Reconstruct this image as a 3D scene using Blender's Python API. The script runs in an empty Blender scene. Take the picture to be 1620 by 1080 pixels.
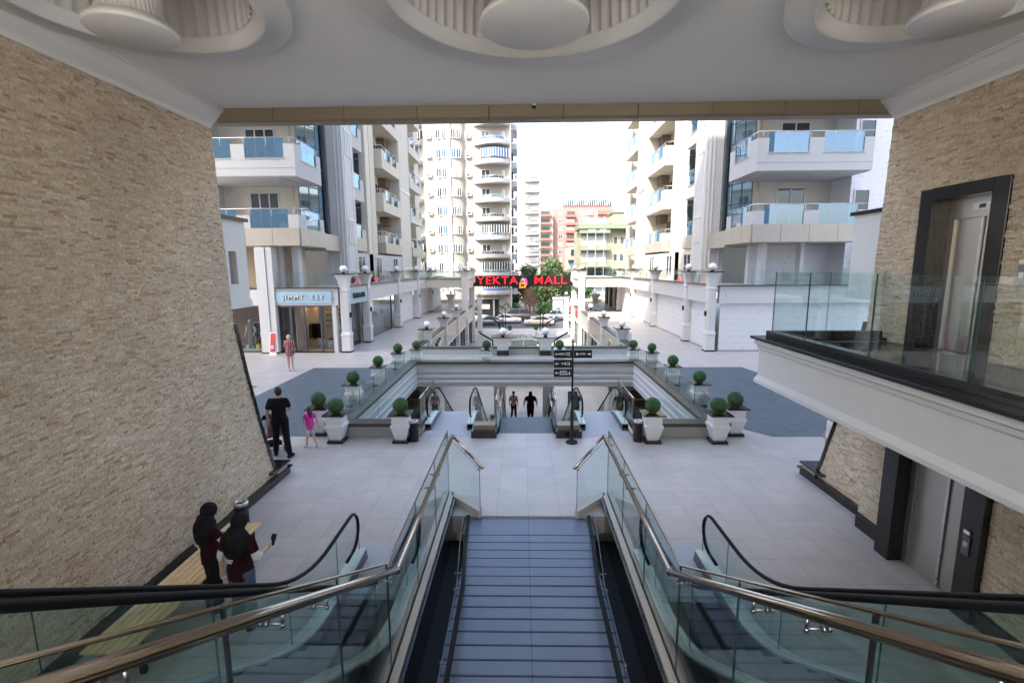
import bpy, bmesh, math, random
from mathutils import Vector, Matrix, Euler
random.seed(7)
S = bpy.context.scene
COL = S.collection
PI = math.pi
R = math.radians

# ---------------------------------------------------------------- camera
cd = bpy.data.cameras.new('camera')
cam = bpy.data.objects.new('camera', cd)
COL.objects.link(cam)
S.camera = cam
cd.sensor_width = 36.0
cd.lens = 17.0
cd.clip_start = 0.05
cd.clip_end = 3000
pit, yaw, rol = R(8.68), R(1.2122), R(-0.362)
Fv = Vector((-math.sin(yaw)*math.cos(pit), math.cos(yaw)*math.cos(pit), -math.sin(pit)))
Rv = Vector((math.cos(yaw), math.sin(yaw), 0))
Uv = Rv.cross(Fv)
R2 = Rv*math.cos(rol) + Uv*math.sin(rol)
U2 = -Rv*math.sin(rol) + Uv*math.cos(rol)
cam.matrix_world = Matrix(((R2.x, U2.x, -Fv.x, -0.11), (R2.y, U2.y, -Fv.y, 0.0), (R2.z, U2.z, -Fv.z, 4.75), (0, 0, 0, 1)))

# ---------------------------------------------------------------- sky and sun
SUN_EL, SUN_AZ = R(48), R(33)      # the sun stands behind the camera, to its left
w = bpy.data.worlds.new('World')
S.world = w
w.use_nodes = True
nt = w.node_tree
sky = nt.nodes.new('ShaderNodeTexSky')
sky.sky_type = 'NISHITA'
sky.sun_disc = False
sky.sun_elevation = SUN_EL
sky.sun_rotation = PI + SUN_AZ
sky.air_density = 1.0
sky.dust_density = 3.5
sky.ozone_density = 0.7
bg = nt.nodes['Background']
nt.links.new(sky.outputs[0], bg.inputs[0])
bg.inputs[1].default_value = 0.15
ld = bpy.data.lights.new('sun', 'SUN')
ld.energy = 2.0
ld.angle = R(0.5)
ld.color = (1.0, 0.93, 0.82)
sun = bpy.data.objects.new('sun', ld)
COL.objects.link(sun)
sun.rotation_euler = (PI/2 - SUN_EL, 0, -SUN_AZ)
S.view_settings.view_transform = 'Standard'
S.view_settings.look = 'None'
S.view_settings.gamma = 1
S.view_settings.exposure = 2.4
S.cycles.max_bounces = 10
S.cycles.diffuse_bounces = 5
S.cycles.glossy_bounces = 4
S.cycles.transmission_bounces = 6
S.cycles.transparent_max_bounces = 40
S.cycles.caustics_reflective = False
S.cycles.caustics_refractive = False
S.cycles.sample_clamp_indirect = 6
S.cycles.use_denoising = True
S.render.engine = 'CYCLES'

# ---------------------------------------------------------------- materials
M = {}
def mat(name, col, rough=0.6, metal=0.0, noise=0.0, nscale=6.0, bump=0.0, bscale=30.0, spec=0.5, emit=None, coat=0.0):
    m = bpy.data.materials.new(name)
    m.use_nodes = True
    n = m.node_tree.nodes; l = m.node_tree.links
    b = n['Principled BSDF']
    b.inputs['Base Color'].default_value = (*col, 1)
    b.inputs['Roughness'].default_value = rough
    b.inputs['Metallic'].default_value = metal
    b.inputs['Specular IOR Level'].default_value = spec
    b.inputs['Coat Weight'].default_value = coat
    if emit:
        b.inputs['Emission Color'].default_value = (*emit[0], 1)
        b.inputs['Emission Strength'].default_value = emit[1]
    if noise or bump:
        tc = n.new('ShaderNodeTexCoord')
    if noise:
        nz = n.new('ShaderNodeTexNoise'); nz.inputs['Scale'].default_value = nscale
        nz.inputs['Detail'].default_value = 6; nz.inputs['Roughness'].default_value = 0.65
        l.new(tc.outputs['Object'], nz.inputs['Vector'])
        mr = n.new('ShaderNodeMapRange'); mr.inputs['From Min'].default_value = 0.3; mr.inputs['From Max'].default_value = 0.7
        mr.inputs['To Min'].default_value = 1 - noise; mr.inputs['To Max'].default_value = 1 + noise
        l.new(nz.outputs['Fac'], mr.inputs['Value'])
        mx = n.new('ShaderNodeMix'); mx.data_type = 'RGBA'; mx.blend_type = 'MULTIPLY'; mx.inputs['Factor'].default_value = 1
        mx.inputs['A'].default_value = (*col, 1)
        l.new(mr.outputs[0], mx.inputs['B'])
        l.new(mx.outputs['Result'], b.inputs['Base Color'])
        mr2 = n.new('ShaderNodeMapRange'); mr2.inputs['To Min'].default_value = max(0.02, rough*0.8); mr2.inputs['To Max'].default_value = min(1, rough*1.25)
        l.new(nz.outputs['Fac'], mr2.inputs['Value']); l.new(mr2.outputs[0], b.inputs['Roughness'])
    if bump:
        nb = n.new('ShaderNodeTexNoise'); nb.inputs['Scale'].default_value = bscale; nb.inputs['Detail'].default_value = 4
        l.new(tc.outputs['Object'], nb.inputs['Vector'])
        bp = n.new('ShaderNodeBump'); bp.inputs['Strength'].default_value = bump; bp.inputs['Distance'].default_value = 0.02
        l.new(nb.outputs['Fac'], bp.inputs['Height']); l.new(bp.outputs[0], b.inputs['Normal'])
    M[name] = m
    return m

def nodes_of(m):
    return m.node_tree.nodes, m.node_tree.links, m.node_tree.nodes['Principled BSDF']

def math_node(n, l, op, a, b=None, c=None):
    x = n.new('ShaderNodeMath'); x.operation = op
    for i, v in enumerate((a, b, c)):
        if v is None: continue
        if isinstance(v, (int, float)): x.inputs[i].default_value = v
        else: l.new(v, x.inputs[i])
    return x.outputs[0]

def cells(m, uax, vax, cw, ch, stagger='random'):
    """bond of rectangles: returns (random value per block, random colour, distance to the joint)"""
    n, l, b = nodes_of(m)
    tc = n.new('ShaderNodeTexCoord'); sp = n.new('ShaderNodeSeparateXYZ')
    l.new(tc.outputs['Object'], sp.inputs[0])
    u, v = sp.outputs[uax], sp.outputs[vax]
    vs = math_node(n, l, 'DIVIDE', v, ch)
    row = math_node(n, l, 'FLOOR', vs)
    wr = n.new('ShaderNodeTexWhiteNoise'); wr.noise_dimensions = '1D'
    l.new(row, wr.inputs['W'])
    us = math_node(n, l, 'DIVIDE', u, cw)
    if stagger == 'random':
        us = math_node(n, l, 'ADD', us, math_node(n, l, 'MULTIPLY', wr.outputs['Value'], 7.3))
    elif stagger:
        us = math_node(n, l, 'ADD', us, math_node(n, l, 'MULTIPLY', row, stagger))
    colm = math_node(n, l, 'FLOOR', us)
    cx = n.new('ShaderNodeCombineXYZ'); l.new(colm, cx.inputs[0]); l.new(row, cx.inputs[1])
    wn = n.new('ShaderNodeTexWhiteNoise'); wn.noise_dimensions = '2D'; l.new(cx.outputs[0], wn.inputs['Vector'])
    def edge(x, size):
        f = math_node(n, l, 'FRACT', x)
        d = math_node(n, l, 'MINIMUM', f, math_node(n, l, 'SUBTRACT', 1.0, f))
        return math_node(n, l, 'MULTIPLY', d, size)
    d = math_node(n, l, 'MINIMUM', edge(us, cw), edge(vs, ch))
    return n, l, b, tc, wn, d

def ramp(n, l, src, stops, interp='LINEAR'):
    cr = n.new('ShaderNodeValToRGB'); cr.color_ramp.interpolation = interp
    els = cr.color_ramp.elements
    while len(els) < len(stops): els.new(0.5)
    for e, (p, c) in zip(els, stops):
        e.position = p; e.color = (*c, 1)
    l.new(src, cr.inputs[0])
    return cr

# split-face travertine, one version for walls that run away from the camera, one for walls across
def stone(name, uax):
    m = mat(name, (.4, .33, .25), 0.85, spec=0.3)
    n, l, b, tc, wn, d = cells(m, uax, 2, 0.16, 0.042)
    cr = ramp(n, l, wn.outputs['Value'], [(0, (.44, .31, .22)), (.06, (.55, .42, .31)), (.3, (.64, .53, .41)), (.6, (.69, .59, .47)), (.85, (.72, .64, .53)), (1, (.77, .71, .63))])
    nz = n.new('ShaderNodeTexNoise'); nz.inputs['Scale'].default_value = 38; nz.inputs['Detail'].default_value = 5
    l.new(tc.outputs['Object'], nz.inputs['Vector'])
    big = n.new('ShaderNodeTexNoise'); big.inputs['Scale'].default_value = 0.7
    l.new(tc.outputs['Object'], big.inputs['Vector'])
    m1 = n.new('ShaderNodeMix'); m1.data_type = 'RGBA'; m1.blend_type = 'MULTIPLY'; m1.inputs['Factor'].default_value = 1
    f1 = n.new('ShaderNodeMapRange'); f1.inputs['From Min'].default_value = .3; f1.inputs['From Max'].default_value = .65
    f1.inputs['To Min'].default_value = .68; f1.inputs['To Max'].default_value = 1.12
    l.new(nz.outputs['Fac'], f1.inputs['Value'])
    l.new(cr.outputs[0], m1.inputs['A']); l.new(f1.outputs[0], m1.inputs['B'])
    m2 = n.new('ShaderNodeMix'); m2.data_type = 'RGBA'; m2.blend_type = 'MULTIPLY'; m2.inputs['Factor'].default_value = 1
    jd = n.new('ShaderNodeMapRange'); jd.inputs['From Max'].default_value = .004; jd.inputs['To Min'].default_value = .7; jd.inputs['To Max'].default_value = 1
    l.new(d, jd.inputs['Value'])
    l.new(m1.outputs['Result'], m2.inputs['A']); l.new(jd.outputs[0], m2.inputs['B'])
    l.new(m2.outputs['Result'], b.inputs['Base Color'])
    sc = n.new('ShaderNodeSeparateColor'); l.new(wn.outputs['Color'], sc.inputs[0])
    hgt = math_node(n, l, 'ADD', math_node(n, l, 'MULTIPLY', sc.outputs[1], 1.1), math_node(n, l, 'MULTIPLY', nz.outputs['Fac'], 0.9))
    hgt = math_node(n, l, 'MULTIPLY', hgt, jd.outputs[0])
    bp = n.new('ShaderNodeBump'); bp.inputs['Strength'].default_value = 1; bp.inputs['Distance'].default_value = 0.035
    l.new(hgt, bp.inputs['Height']); l.new(bp.outputs[0], b.inputs['Normal'])
    return m
stone('stone_side', 1)
stone('stone_front', 0)

def tiles(name, cw, ch, cols, joint, rough, jw=.006, stagger=0, var=.05, spec=.5, rv=.25):
    m = mat(name, cols, rough, spec=spec)
    n, l, b, tc, wn, d = cells(m, 0, 1, cw, ch, stagger)
    mr = n.new('ShaderNodeMapRange'); mr.inputs['To Min'].default_value = 1-var; mr.inputs['To Max'].default_value = 1+var
    l.new(wn.outputs['Value'], mr.inputs['Value'])
    nz = n.new('ShaderNodeTexNoise'); nz.inputs['Scale'].default_value = 1.6; nz.inputs['Detail'].default_value = 8; nz.inputs['Roughness'].default_value = .7
    l.new(tc.outputs['Object'], nz.inputs['Vector'])
    m2 = n.new('ShaderNodeMapRange'); m2.inputs['From Min'].default_value = .3; m2.inputs['From Max'].default_value = .7; m2.inputs['To Min'].default_value = .86; m2.inputs['To Max'].default_value = 1.08
    l.new(nz.outputs['Fac'], m2.inputs['Value'])
    k = math_node(n, l, 'MULTIPLY', mr.outputs[0], m2.outputs[0])
    mx = n.new('ShaderNodeMix'); mx.data_type = 'RGBA'; mx.blend_type = 'MULTIPLY'; mx.inputs['Factor'].default_value = 1
    mx.inputs['A'].default_value = (*cols, 1); l.new(k, mx.inputs['B'])
    jm = n.new('ShaderNodeMix'); jm.data_type = 'RGBA'; jm.inputs['A'].default_value = (*joint, 1)
    jd = n.new('ShaderNodeMapRange'); jd.inputs['From Min'].default_value = jw*.4; jd.inputs['From Max'].default_value = jw
    l.new(d, jd.inputs['Value']); l.new(jd.outputs[0], jm.inputs['Factor']); l.new(mx.outputs['Result'], jm.inputs['B'])
    l.new(jm.outputs['Result'], b.inputs['Base Color'])
    r2 = n.new('ShaderNodeMapRange'); r2.inputs['To Min'].default_value = rough*(1-rv); r2.inputs['To Max'].default_value = min(1, rough*(1+rv))
    l.new(nz.outputs['Fac'], r2.inputs['Value']); l.new(r2.outputs[0], b.inputs['Roughness'])
    return m
tiles('floor_tile', 0.62, 0.615, (.445, .41, .385), (.27, .24, .215), .42, .006, 0, .05)
tiles('far_tile', 0.6, 0.6, (.42, .385, .35), (.33, .30, .27), .5, .006)
tiles('slate_tile', 0.3, 0.3, (.075, .10, .12), (.075, .09, .1), .55, .004, .5, .12)
tiles('stair_tile', 1.18, 50, (.125, .160, .235), (.04, .04, .05), .36, .006, 0, .07, rv=.06)
tiles('black_tile', 0.6, 0.6, (.014, .013, .014), (.03, .028, .026), .12, .003)
mat('white_paint', (.58, .58, .58), .6, noise=.03, nscale=1.5)
mat('white_trim', (.66, .66, .65), .45)
mat('ceiling_paint', (.72, .72, .715), .75, noise=.035, nscale=.5)
mat('plaster_cream', (.64, .60, .52), .7, noise=.03, nscale=.6)
mat('plaster_white', (.50, .50, .50), .7, noise=.03, nscale=.5)
mat('plaster_beige', (.56, .46, .35), .7, noise=.04)
mat('warm_white', (.60, .56, .48), .7, noise=.03, nscale=.5)
mat('black_granite', (.016, .014, .014), .14, noise=.25, nscale=60)
mat('black_matte', (.013, .013, .014), .55, spec=.25)
mat('bronze_panel', (.24, .195, .135), .42, .35, noise=.05, nscale=2)
mat('champagne_panel', (.44, .40, .335), .4, .2, noise=.05, nscale=2)
mat('bronze_tube', (.40, .345, .295), .13, 1.0)
mat('steel', (.55, .55, .55), .28, 1.0, noise=.06, nscale=9)
mat('steel_dark', (.16, .16, .17), .3, 1.0)
mat('door_steel', (.44, .415, .39), .32, .85, noise=.04, nscale=3)
mat('rubber', (.010, .010, .011), .5, spec=.08)
mat('skirt_metal', (.50, .58, .57), .38, .5)
mat('step_metal', (.26, .27, .28), .5, .5, bump=.15, bscale=60)
mat('yellow', (.75, .55, .05), .5)
mat('globe', (.82, .83, .86), .15)
mat('pot_white', (.78, .78, .78), .45, noise=.04, nscale=5)
mat('leaf_dark', (.028, .09, .025), .6)
mat('leaf_mid', (.055, .14, .038), .6)
mat('leaf_light', (.12, .16, .07), .6)
mat('leaf_yellow', (.24, .27, .08), .6)
mat('bark', (.12, .09, .06), .9, bump=.6, bscale=14)
mat('dry_brush', (.32, .22, .16), .9)
mat('wood_bench', (.74, .52, .26), .5, noise=.15, nscale=7)
mat('wood_floor', (.34, .2, .1), .45, noise=.15, nscale=3)
mat('wood_dark', (.10, .05, .03), .5, noise=.2, nscale=4)
mat('asphalt', (.075, .075, .078), .85, noise=.12, nscale=2, bump=.3, bscale=60)
mat('ground', (.30, .28, .24), .9, noise=.1, nscale=.1)
mat('kerb', (.42, .41, .39), .8)
mat('window_dark', (.03, .04, .05), .06, spec=.8)
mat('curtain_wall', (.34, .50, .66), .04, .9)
mat('curtain_dark', (.05, .07, .085), .1, spec=.8)
mat('letter_red', (.62, .012, .02), .4, emit=((.9, .02, .03), .25))
mat('letter_white', (.8, .8, .8), .5)
mat('letter_black', (.01, .01, .01), .5)
mat('sign_blue', (.36, .52, .62), .45)
mat('sign_grey', (.5, .46, .41), .5)
mat('orange', (.75, .22, .03), .5)
mat('purple', (.35, .05, .30), .5)
mat('red_print', (.55, .05, .05), .5)
mat('facade_red', (.30, .10, .075), .7)
mat('facade_pink', (.27, .155, .135), .7, noise=.03, nscale=.3)
mat('facade_green', (.17, .205, .14), .7)
mat('facade_yellow', (.32, .30, .19), .7, noise=.04, nscale=.4)
mat('facade_grey', (.42, .43, .46), .7)
mat('awning_blue', (.05, .12, .32), .6)
mat('tyre', (.02, .02, .02), .8)
mat('lamp_glow', (.9, .7, .4), .5, emit=((1, .66, .34), 13))
mat('shop_wall', (.45, .25, .13), .6, noise=.1, nscale=2)
mat('skin', (.50, .30, .21), .55)
mat('skin_fair', (.60, .38, .29), .55)
mat('cloth_black', (.012, .012, .014), .85, bump=.3, bscale=60, spec=.12)
mat('cloth_maroon', (.028, .007, .012), .85, bump=.3, bscale=60, spec=.12)
mat('cloth_white', (.66, .66, .70), .85, spec=.12)
mat('cloth_pink', (.72, .06, .36), .8, spec=.12)
mat('cloth_denim', (.10, .13, .20), .85, bump=.3, bscale=80, spec=.12)
mat('cloth_grey', (.16, .17, .19), .85, spec=.12)
mat('cloth_rose', (.50, .30, .30), .8, spec=.12)
mat('cloth_blue', (.22, .32, .46), .8, spec=.12)
mat('hair_black', (.012, .010, .009), .5, bump=.5, bscale=50)
mat('hair_brown', (.05, .025, .015), .5, bump=.5, bscale=50)
mat('hair_blond', (.62, .48, .28), .55, bump=.5, bscale=50)
mat('mannequin', (.72, .60, .46), .35)
mat('stroller_print', (.2, .06, .07), .8, noise=.6, nscale=14)

# plaid shirt and patterned leggings
m = mat('plaid', (.5, .03, .05), .85)
n, l, b = nodes_of(m)
tc = n.new('ShaderNodeTexCoord'); sp = n.new('ShaderNodeSeparateXYZ'); l.new(tc.outputs['Object'], sp.inputs[0])
def stripe(ax, per, wd):
    f = math_node(n, l, 'FRACT', math_node(n, l, 'DIVIDE', sp.outputs[ax], per))
    return math_node(n, l, 'LESS_THAN', f, wd)
sx = stripe(0, .085, .5); sz = stripe(2, .085, .5)
k = math_node(n, l, 'MULTIPLY', math_node(n, l, 'ADD', sx, sz), .5)
cr = ramp(n, l, k, [(0, (.62, .50, .48)), (.4, (.42, .03, .05)), (.9, (.03, .012, .03))], 'CONSTANT')
l.new(cr.outputs[0], b.inputs['Base Color'])
m = mat('leggings', (.6, .6, .6), .8)
n, l, b = nodes_of(m)
vz = n.new('ShaderNodeTexVoronoi'); vz.inputs['Scale'].default_value = 22
tc = n.new('ShaderNodeTexCoord'); l.new(tc.outputs['Object'], vz.inputs['Vector'])
cr = ramp(n, l, vz.outputs['Distance'], [(0, (.1, .1, .12)), (.35, (.6, .58, .6)), (1, (.7, .7, .7))], 'CONSTANT')
l.new(cr.outputs[0], b.inputs['Base Color'])

# printed hoarding: white sheet with faint repeated emblems
def hoarding(name, uax):
    m = mat(name, (.70, .70, .73), .55)
    n, l, b, tc, wn, d = cells(m, uax, 2, .8, .34, .5)
    nz = n.new('ShaderNodeTexNoise'); nz.inputs['Scale'].default_value = 9; nz.inputs['Detail'].default_value = 5
    l.new(tc.outputs['Object'], nz.inputs['Vector'])
    a = n.new('ShaderNodeMapRange'); a.inputs['From Min'].default_value = .10; a.inputs['From Max'].default_value = .15
    l.new(d, a.inputs['Value'])
    c = n.new('ShaderNodeMapRange'); c.inputs['From Min'].default_value = .5; c.inputs['From Max'].default_value = .56
    l.new(nz.outputs['Fac'], c.inputs['Value'])
    f = math_node(n, l, 'MULTIPLY', math_node(n, l, 'MULTIPLY', a.outputs[0], c.outputs[0]), .55)
    mx = n.new('ShaderNodeMix'); mx.data_type = 'RGBA'; mx.inputs['A'].default_value = (.70, .70, .73, 1); mx.inputs['B'].default_value = (.45, .44, .52, 1)
    l.new(f, mx.inputs['Factor']); l.new(mx.outputs['Result'], b.inputs['Base Color'])
hoarding('hoarding_side', 1)
hoarding('hoarding_front', 0)

# thin sheet glass: clear with a tint, mirror by Fresnel
def stone_relief_mat():
    m = mat('stone_relief', (.4, .33, .25), 0.88, spec=0.3)
    n, l, b = nodes_of(m)
    at = n.new('ShaderNodeAttribute'); at.attribute_name = 'tone'
    cr = ramp(n, l, at.outputs['Fac'], [(0, (.45, .31, .20)), (.06, (.56, .425, .295)), (.3, (.635, .515, .375)), (.6, (.67, .56, .42)), (.85, (.71, .605, .465)), (1, (.75, .665, .54))])
    tc = n.new('ShaderNodeTexCoord'); nz = n.new('ShaderNodeTexNoise'); nz.inputs['Scale'].default_value = 30; nz.inputs['Detail'].default_value = 6; nz.inputs['Roughness'].default_value = .7
    l.new(tc.outputs['Object'], nz.inputs['Vector'])
    n2 = n.new('ShaderNodeTexNoise'); n2.inputs['Scale'].default_value = .55; n2.inputs['Detail'].default_value = 3
    l.new(tc.outputs['Object'], n2.inputs['Vector'])
    f1 = n.new('ShaderNodeMapRange'); f1.inputs['From Min'].default_value = .3; f1.inputs['From Max'].default_value = .7; f1.inputs['To Min'].default_value = .66; f1.inputs['To Max'].default_value = 1.16
    l.new(nz.outputs['Fac'], f1.inputs['Value'])
    f2 = n.new('ShaderNodeMapRange'); f2.inputs['From Min'].default_value = .3; f2.inputs['From Max'].default_value = .7; f2.inputs['To Min'].default_value = .88; f2.inputs['To Max'].default_value = 1.08
    l.new(n2.outputs['Fac'], f2.inputs['Value'])
    k = math_node(n, l, 'MULTIPLY', f1.outputs[0], f2.outputs[0])
    mx = n.new('ShaderNodeMix'); mx.data_type = 'RGBA'; mx.blend_type = 'MULTIPLY'; mx.inputs['Factor'].default_value = 1
    l.new(cr.outputs[0], mx.inputs['A']); l.new(k, mx.inputs['B']); l.new(mx.outputs['Result'], b.inputs['Base Color'])
    bp = n.new('ShaderNodeBump'); bp.inputs['Strength'].default_value = 1; bp.inputs['Distance'].default_value = .02
    l.new(nz.outputs['Fac'], bp.inputs['Height']); l.new(bp.outputs[0], b.inputs['Normal'])
stone_relief_mat()
def glass(name, tint, ior=1.5, haze=0.0, hazecol=(.6, .8, .8), boost=0.0):
    m = bpy.data.materials.new(name); m.use_nodes = True
    n = m.node_tree.nodes; l = m.node_tree.links
    n.remove(n['Principled BSDF'])
    out = n['Material Output']
    tr = n.new('ShaderNodeBsdfTransparent'); tr.inputs[0].default_value = (*tint, 1)
    gl = n.new('ShaderNodeBsdfGlossy'); gl.inputs['Roughness'].default_value = 0.01
    fr = n.new('ShaderNodeFresnel'); ge = n.new('ShaderNodeNewGeometry')
    im = n.new('ShaderNodeMapRange'); im.inputs['To Min'].default_value = ior; im.inputs['To Max'].default_value = 1/ior
    l.new(ge.outputs['Backfacing'], im.inputs['Value']); l.new(im.outputs[0], fr.inputs[0])
    mx = n.new('ShaderNodeMixShader')
    ad = math_node(n, l, 'ADD', fr.outputs[0], boost)
    l.new(ad, mx.inputs[0]); l.new(gl.outputs[0], mx.inputs[2])
    if haze:
        df = n.new('ShaderNodeBsdfDiffuse'); df.inputs[0].default_value = (*hazecol, 1)
        m0 = n.new('ShaderNodeMixShader'); m0.inputs[0].default_value = haze
        l.new(tr.outputs[0], m0.inputs[1]); l.new(df.outputs[0], m0.inputs[2]); l.new(m0.outputs[0], mx.inputs[1])
    else:
        l.new(tr.outputs[0], mx.inputs[1])
    l.new(mx.outputs[0], out.inputs[0])
    M[name] = m
glass('glass', (.93, .975, .965))
glass('glass_escalator', (.90, .96, .945))
glass('glass_clear', (.93, .97, .97))
glass('glass_balcony', (.28, .57, .76), 1.5, .20, (.08, .32, .50), .12)
glass('glass_shop', (.82, .86, .87), 1.5)
mat('glass_edge', (.02, .075, .07), .15, spec=.6)

# ---------------------------------------------------------------- mesh helpers
class MB:
    def __init__(s):
        s.v = []; s.f = []; s.m = []; s.smooth = []
    def add(s, vs, fs, mi=0, sm=False):
        o = len(s.v)
        s.v += [tuple(v) for v in vs]
        for f in fs:
            s.f.append(tuple(i+o for i in f)); s.m.append(mi); s.smooth.append(sm)
        return s
    def box(s, x0, x1, y0, y1, z0, z1, mi=0):
        if x0 > x1: x0, x1 = x1, x0
        if y0 > y1: y0, y1 = y1, y0
        if z0 > z1: z0, z1 = z1, z0
        vs = [(x0, y0, z0), (x1, y0, z0), (x1, y1, z0), (x0, y1, z0), (x0, y0, z1), (x1, y0, z1), (x1, y1, z1), (x0, y1, z1)]
        return s.add(vs, [(0, 3, 2, 1), (4, 5, 6, 7), (0, 1, 5, 4), (1, 2, 6, 5), (2, 3, 7, 6), (3, 0, 4, 7)], mi)
    def prism(s, poly, h0, h1, axis='z', mi=0):
        """poly in the plane across the axis: z:(x,y) x:(y,z) y:(x,z)"""
        n = len(poly)
        def P(p, h):
            return {'z': (p[0], p[1], h), 'x': (h, p[0], p[1]), 'y': (p[0], h, p[1])}[axis]
        vs = [P(p, h0) for p in poly] + [P(p, h1) for p in poly]
        fs = [tuple(range(n))[::-1], tuple(range(n, 2*n))] + [(i, (i+1) % n, n+(i+1) % n, n+i) for i in range(n)]
        return s.add(vs, fs, mi)
    def tube(s, pts, r, n=10, closed=False, mi=0, caps=True, sq=1.0):
        pts = [Vector(p) for p in pts]
        k = len(pts); rr = r if isinstance(r, (list, tuple)) else [r]*k
        vs = []; prev = None
        for i, p in enumerate(pts):
            if closed: t = (pts[(i+1) % k]-pts[i-1])
            else: t = pts[min(i+1, k-1)]-pts[max(i-1, 0)]
            t.normalize()
            up = Vector((0, 0, 1)) if abs(t.z) < .95 else Vector((0, 1, 0))
            a = t.cross(up).normalized()
            if prev is not None and a.dot(prev) < 0 and abs(t.z) > .8: a = -a
            prev = a
            b = a.cross(t).normalized()
            for j in range(n):
                q = 2*PI*j/n
                vs.append(p + a*math.cos(q)*rr[i] + b*math.sin(q)*rr[i]*sq)
        fs = []
        m = k if closed else k-1
        for i in range(m):
            for j in range(n):
                a0 = i*n+j; a1 = i*n+(j+1) % n; b0 = ((i+1) % k)*n+j; b1 = ((i+1) % k)*n+(j+1) % n
                fs.append((a0, a1, b1, b0))
        s.add(vs, fs, mi, True)
        if caps and not closed:
            o = len(s.v)-len(vs)
            s.f.append(tuple(o+j for j in range(n))[::-1]); s.m.append(mi); s.smooth.append(False)
            s.f.append(tuple(o+(k-1)*n+j for j in range(n))); s.m.append(mi); s.smooth.append(False)
        return s
    def lathe(s, prof, c=(0, 0, 0), n=24, mi=0, mod=None, sm=True, sides=None):
        vs = []
        for (r, z) in prof:
            for j in range(n):
                q = 2*PI*j/n
                k_, dz = mod(q, r, z) if mod else (1, 0)
                vs.append((c[0]+r*k_*math.cos(q), c[1]+r*k_*math.sin(q), c[2]+z+dz))
        fs = [(i*n+j, i*n+(j+1) % n, (i+1)*n+(j+1) % n, (i+1)*n+j) for i in range(len(prof)-1) for j in range(n)]
        return s.add(vs, fs, mi, sm)
    def cyl(s, c, r, h, n=20, mi=0, axis='z'):
        vs = []
        for k in (0, 1):
            for j in range(n):
                q = 2*PI*j/n; a, b = r*math.cos(q), r*math.sin(q)
                vs.append({'z': (c[0]+a, c[1]+b, c[2]+k*h), 'x': (c[0]+k*h, c[1]+a, c[2]+b), 'y': (c[0]+b, c[1]+k*h, c[2]+a)}[axis])
        s.add(vs, [(j, (j+1) % n, n+(j+1) % n, n+j) for j in range(n)], mi, True)
        s.add(vs, [tuple(range(n))[::-1], tuple(range(n, 2*n))], mi)
        return s
    def sphere(s, c, r, n=16, k=10, mi=0, sc=(1, 1, 1)):
        vs = []
        for i in range(k+1):
            t = PI*i/k
            for j in range(n):
                q = 2*PI*j/n
                vs.append((c[0]+r*sc[0]*math.sin(t)*math.cos(q), c[1]+r*sc[1]*math.sin(t)*math.sin(q), c[2]-r*sc[2]*math.cos(t)))
        return s.add(vs, [(i*n+j, i*n+(j+1) % n, (i+1)*n+(j+1) % n, (i+1)*n+j) for i in range(k) for j in range(n)], mi, True)
    def flared(s, cx, cy, prof, mi=0):
        """square section stack: prof = [(half width, z)]"""
        vs = []
        for (h, z) in prof:
            vs += [(cx-h, cy-h, z), (cx+h, cy-h, z), (cx+h, cy+h, z), (cx-h, cy+h, z)]
        k = len(prof)
        fs = [(i*4+j, i*4+(j+1) % 4, i*4+4+(j+1) % 4, i*4+4+j) for i in range(k-1) for j in range(4)]
        fs += [(3, 2, 1, 0), tuple(4*(k-1)+j for j in range(4))]
        return s.add(vs, fs, mi)
    def obj(s, name, mats, parent=None, loc=None, rotz=0.0, bevel=0.0):
        me = bpy.data.meshes.new(name)
        me.from_pydata(s.v, [], s.f)
        if not isinstance(mats, (list, tuple)): mats = [mats]
        for x in mats: me.materials.append(M[x] if isinstance(x, str) else x)
        me.polygons.foreach_set('material_index', s.m)
        me.polygons.foreach_set('use_smooth', s.smooth)
        me.update()
        bm = bmesh.new(); bm.from_mesh(me)
        bmesh.ops.remove_doubles(bm, verts=bm.verts, dist=1e-5)
        bmesh.ops.recalc_face_normals(bm, faces=bm.faces)
        if bevel:
            es = [e for e in bm.edges if len(e.link_faces) == 2 and e.calc_face_angle(0) > .6]
            bmesh.ops.bevel(bm, geom=es, offset=bevel, segments=1, affect='EDGES', clamp_overlap=True)
        bm.to_mesh(me); bm.free()
        o = bpy.data.objects.new(name, me)
        COL.objects.link(o)
        if parent: o.parent = parent
        if loc: o.location = loc
        if rotz: o.rotation_euler.z = rotz
        return o

def thing(name, label, cat, loc=(0, 0, 0), rotz=0, group=None):
    o = bpy.data.objects.new(name, None)
    COL.objects.link(o)
    o.empty_display_size = .3
    o.location = loc; o.rotation_euler = (0, 0, rotz)
    o['label'] = label; o['category'] = cat
    if group: o['group'] = group
    return o
def tag(o, label, cat, group=None):
    o['label'] = label; o['category'] = cat
    if group: o['group'] = group
    return o
def struct(o):
    o['kind'] = 'structure'; return o
def stuff(o, label=None, cat=None):
    o['kind'] = 'stuff'
    if label: o['label'] = label
    if cat: o['category'] = cat
    return o
def kids(o):
    return [c for c in bpy.data.objects if c.parent == o]
def dup(root, loc, rotz=0, label=None):
    def rec(o, par):
        c = o.copy(); COL.objects.link(c)
        if par: c.parent = par
        for k in KIDS[o.name]: rec(k, c)
        return c
    KIDS = {}
    def coll(o):
        KIDS[o.name] = kids(o)
        for k in KIDS[o.name]: coll(k)
    coll(root)
    r = rec(root, None)
    r.location = loc; r.rotation_euler = (0, 0, rotz)
    if label: r['label'] = label
    return r
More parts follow.
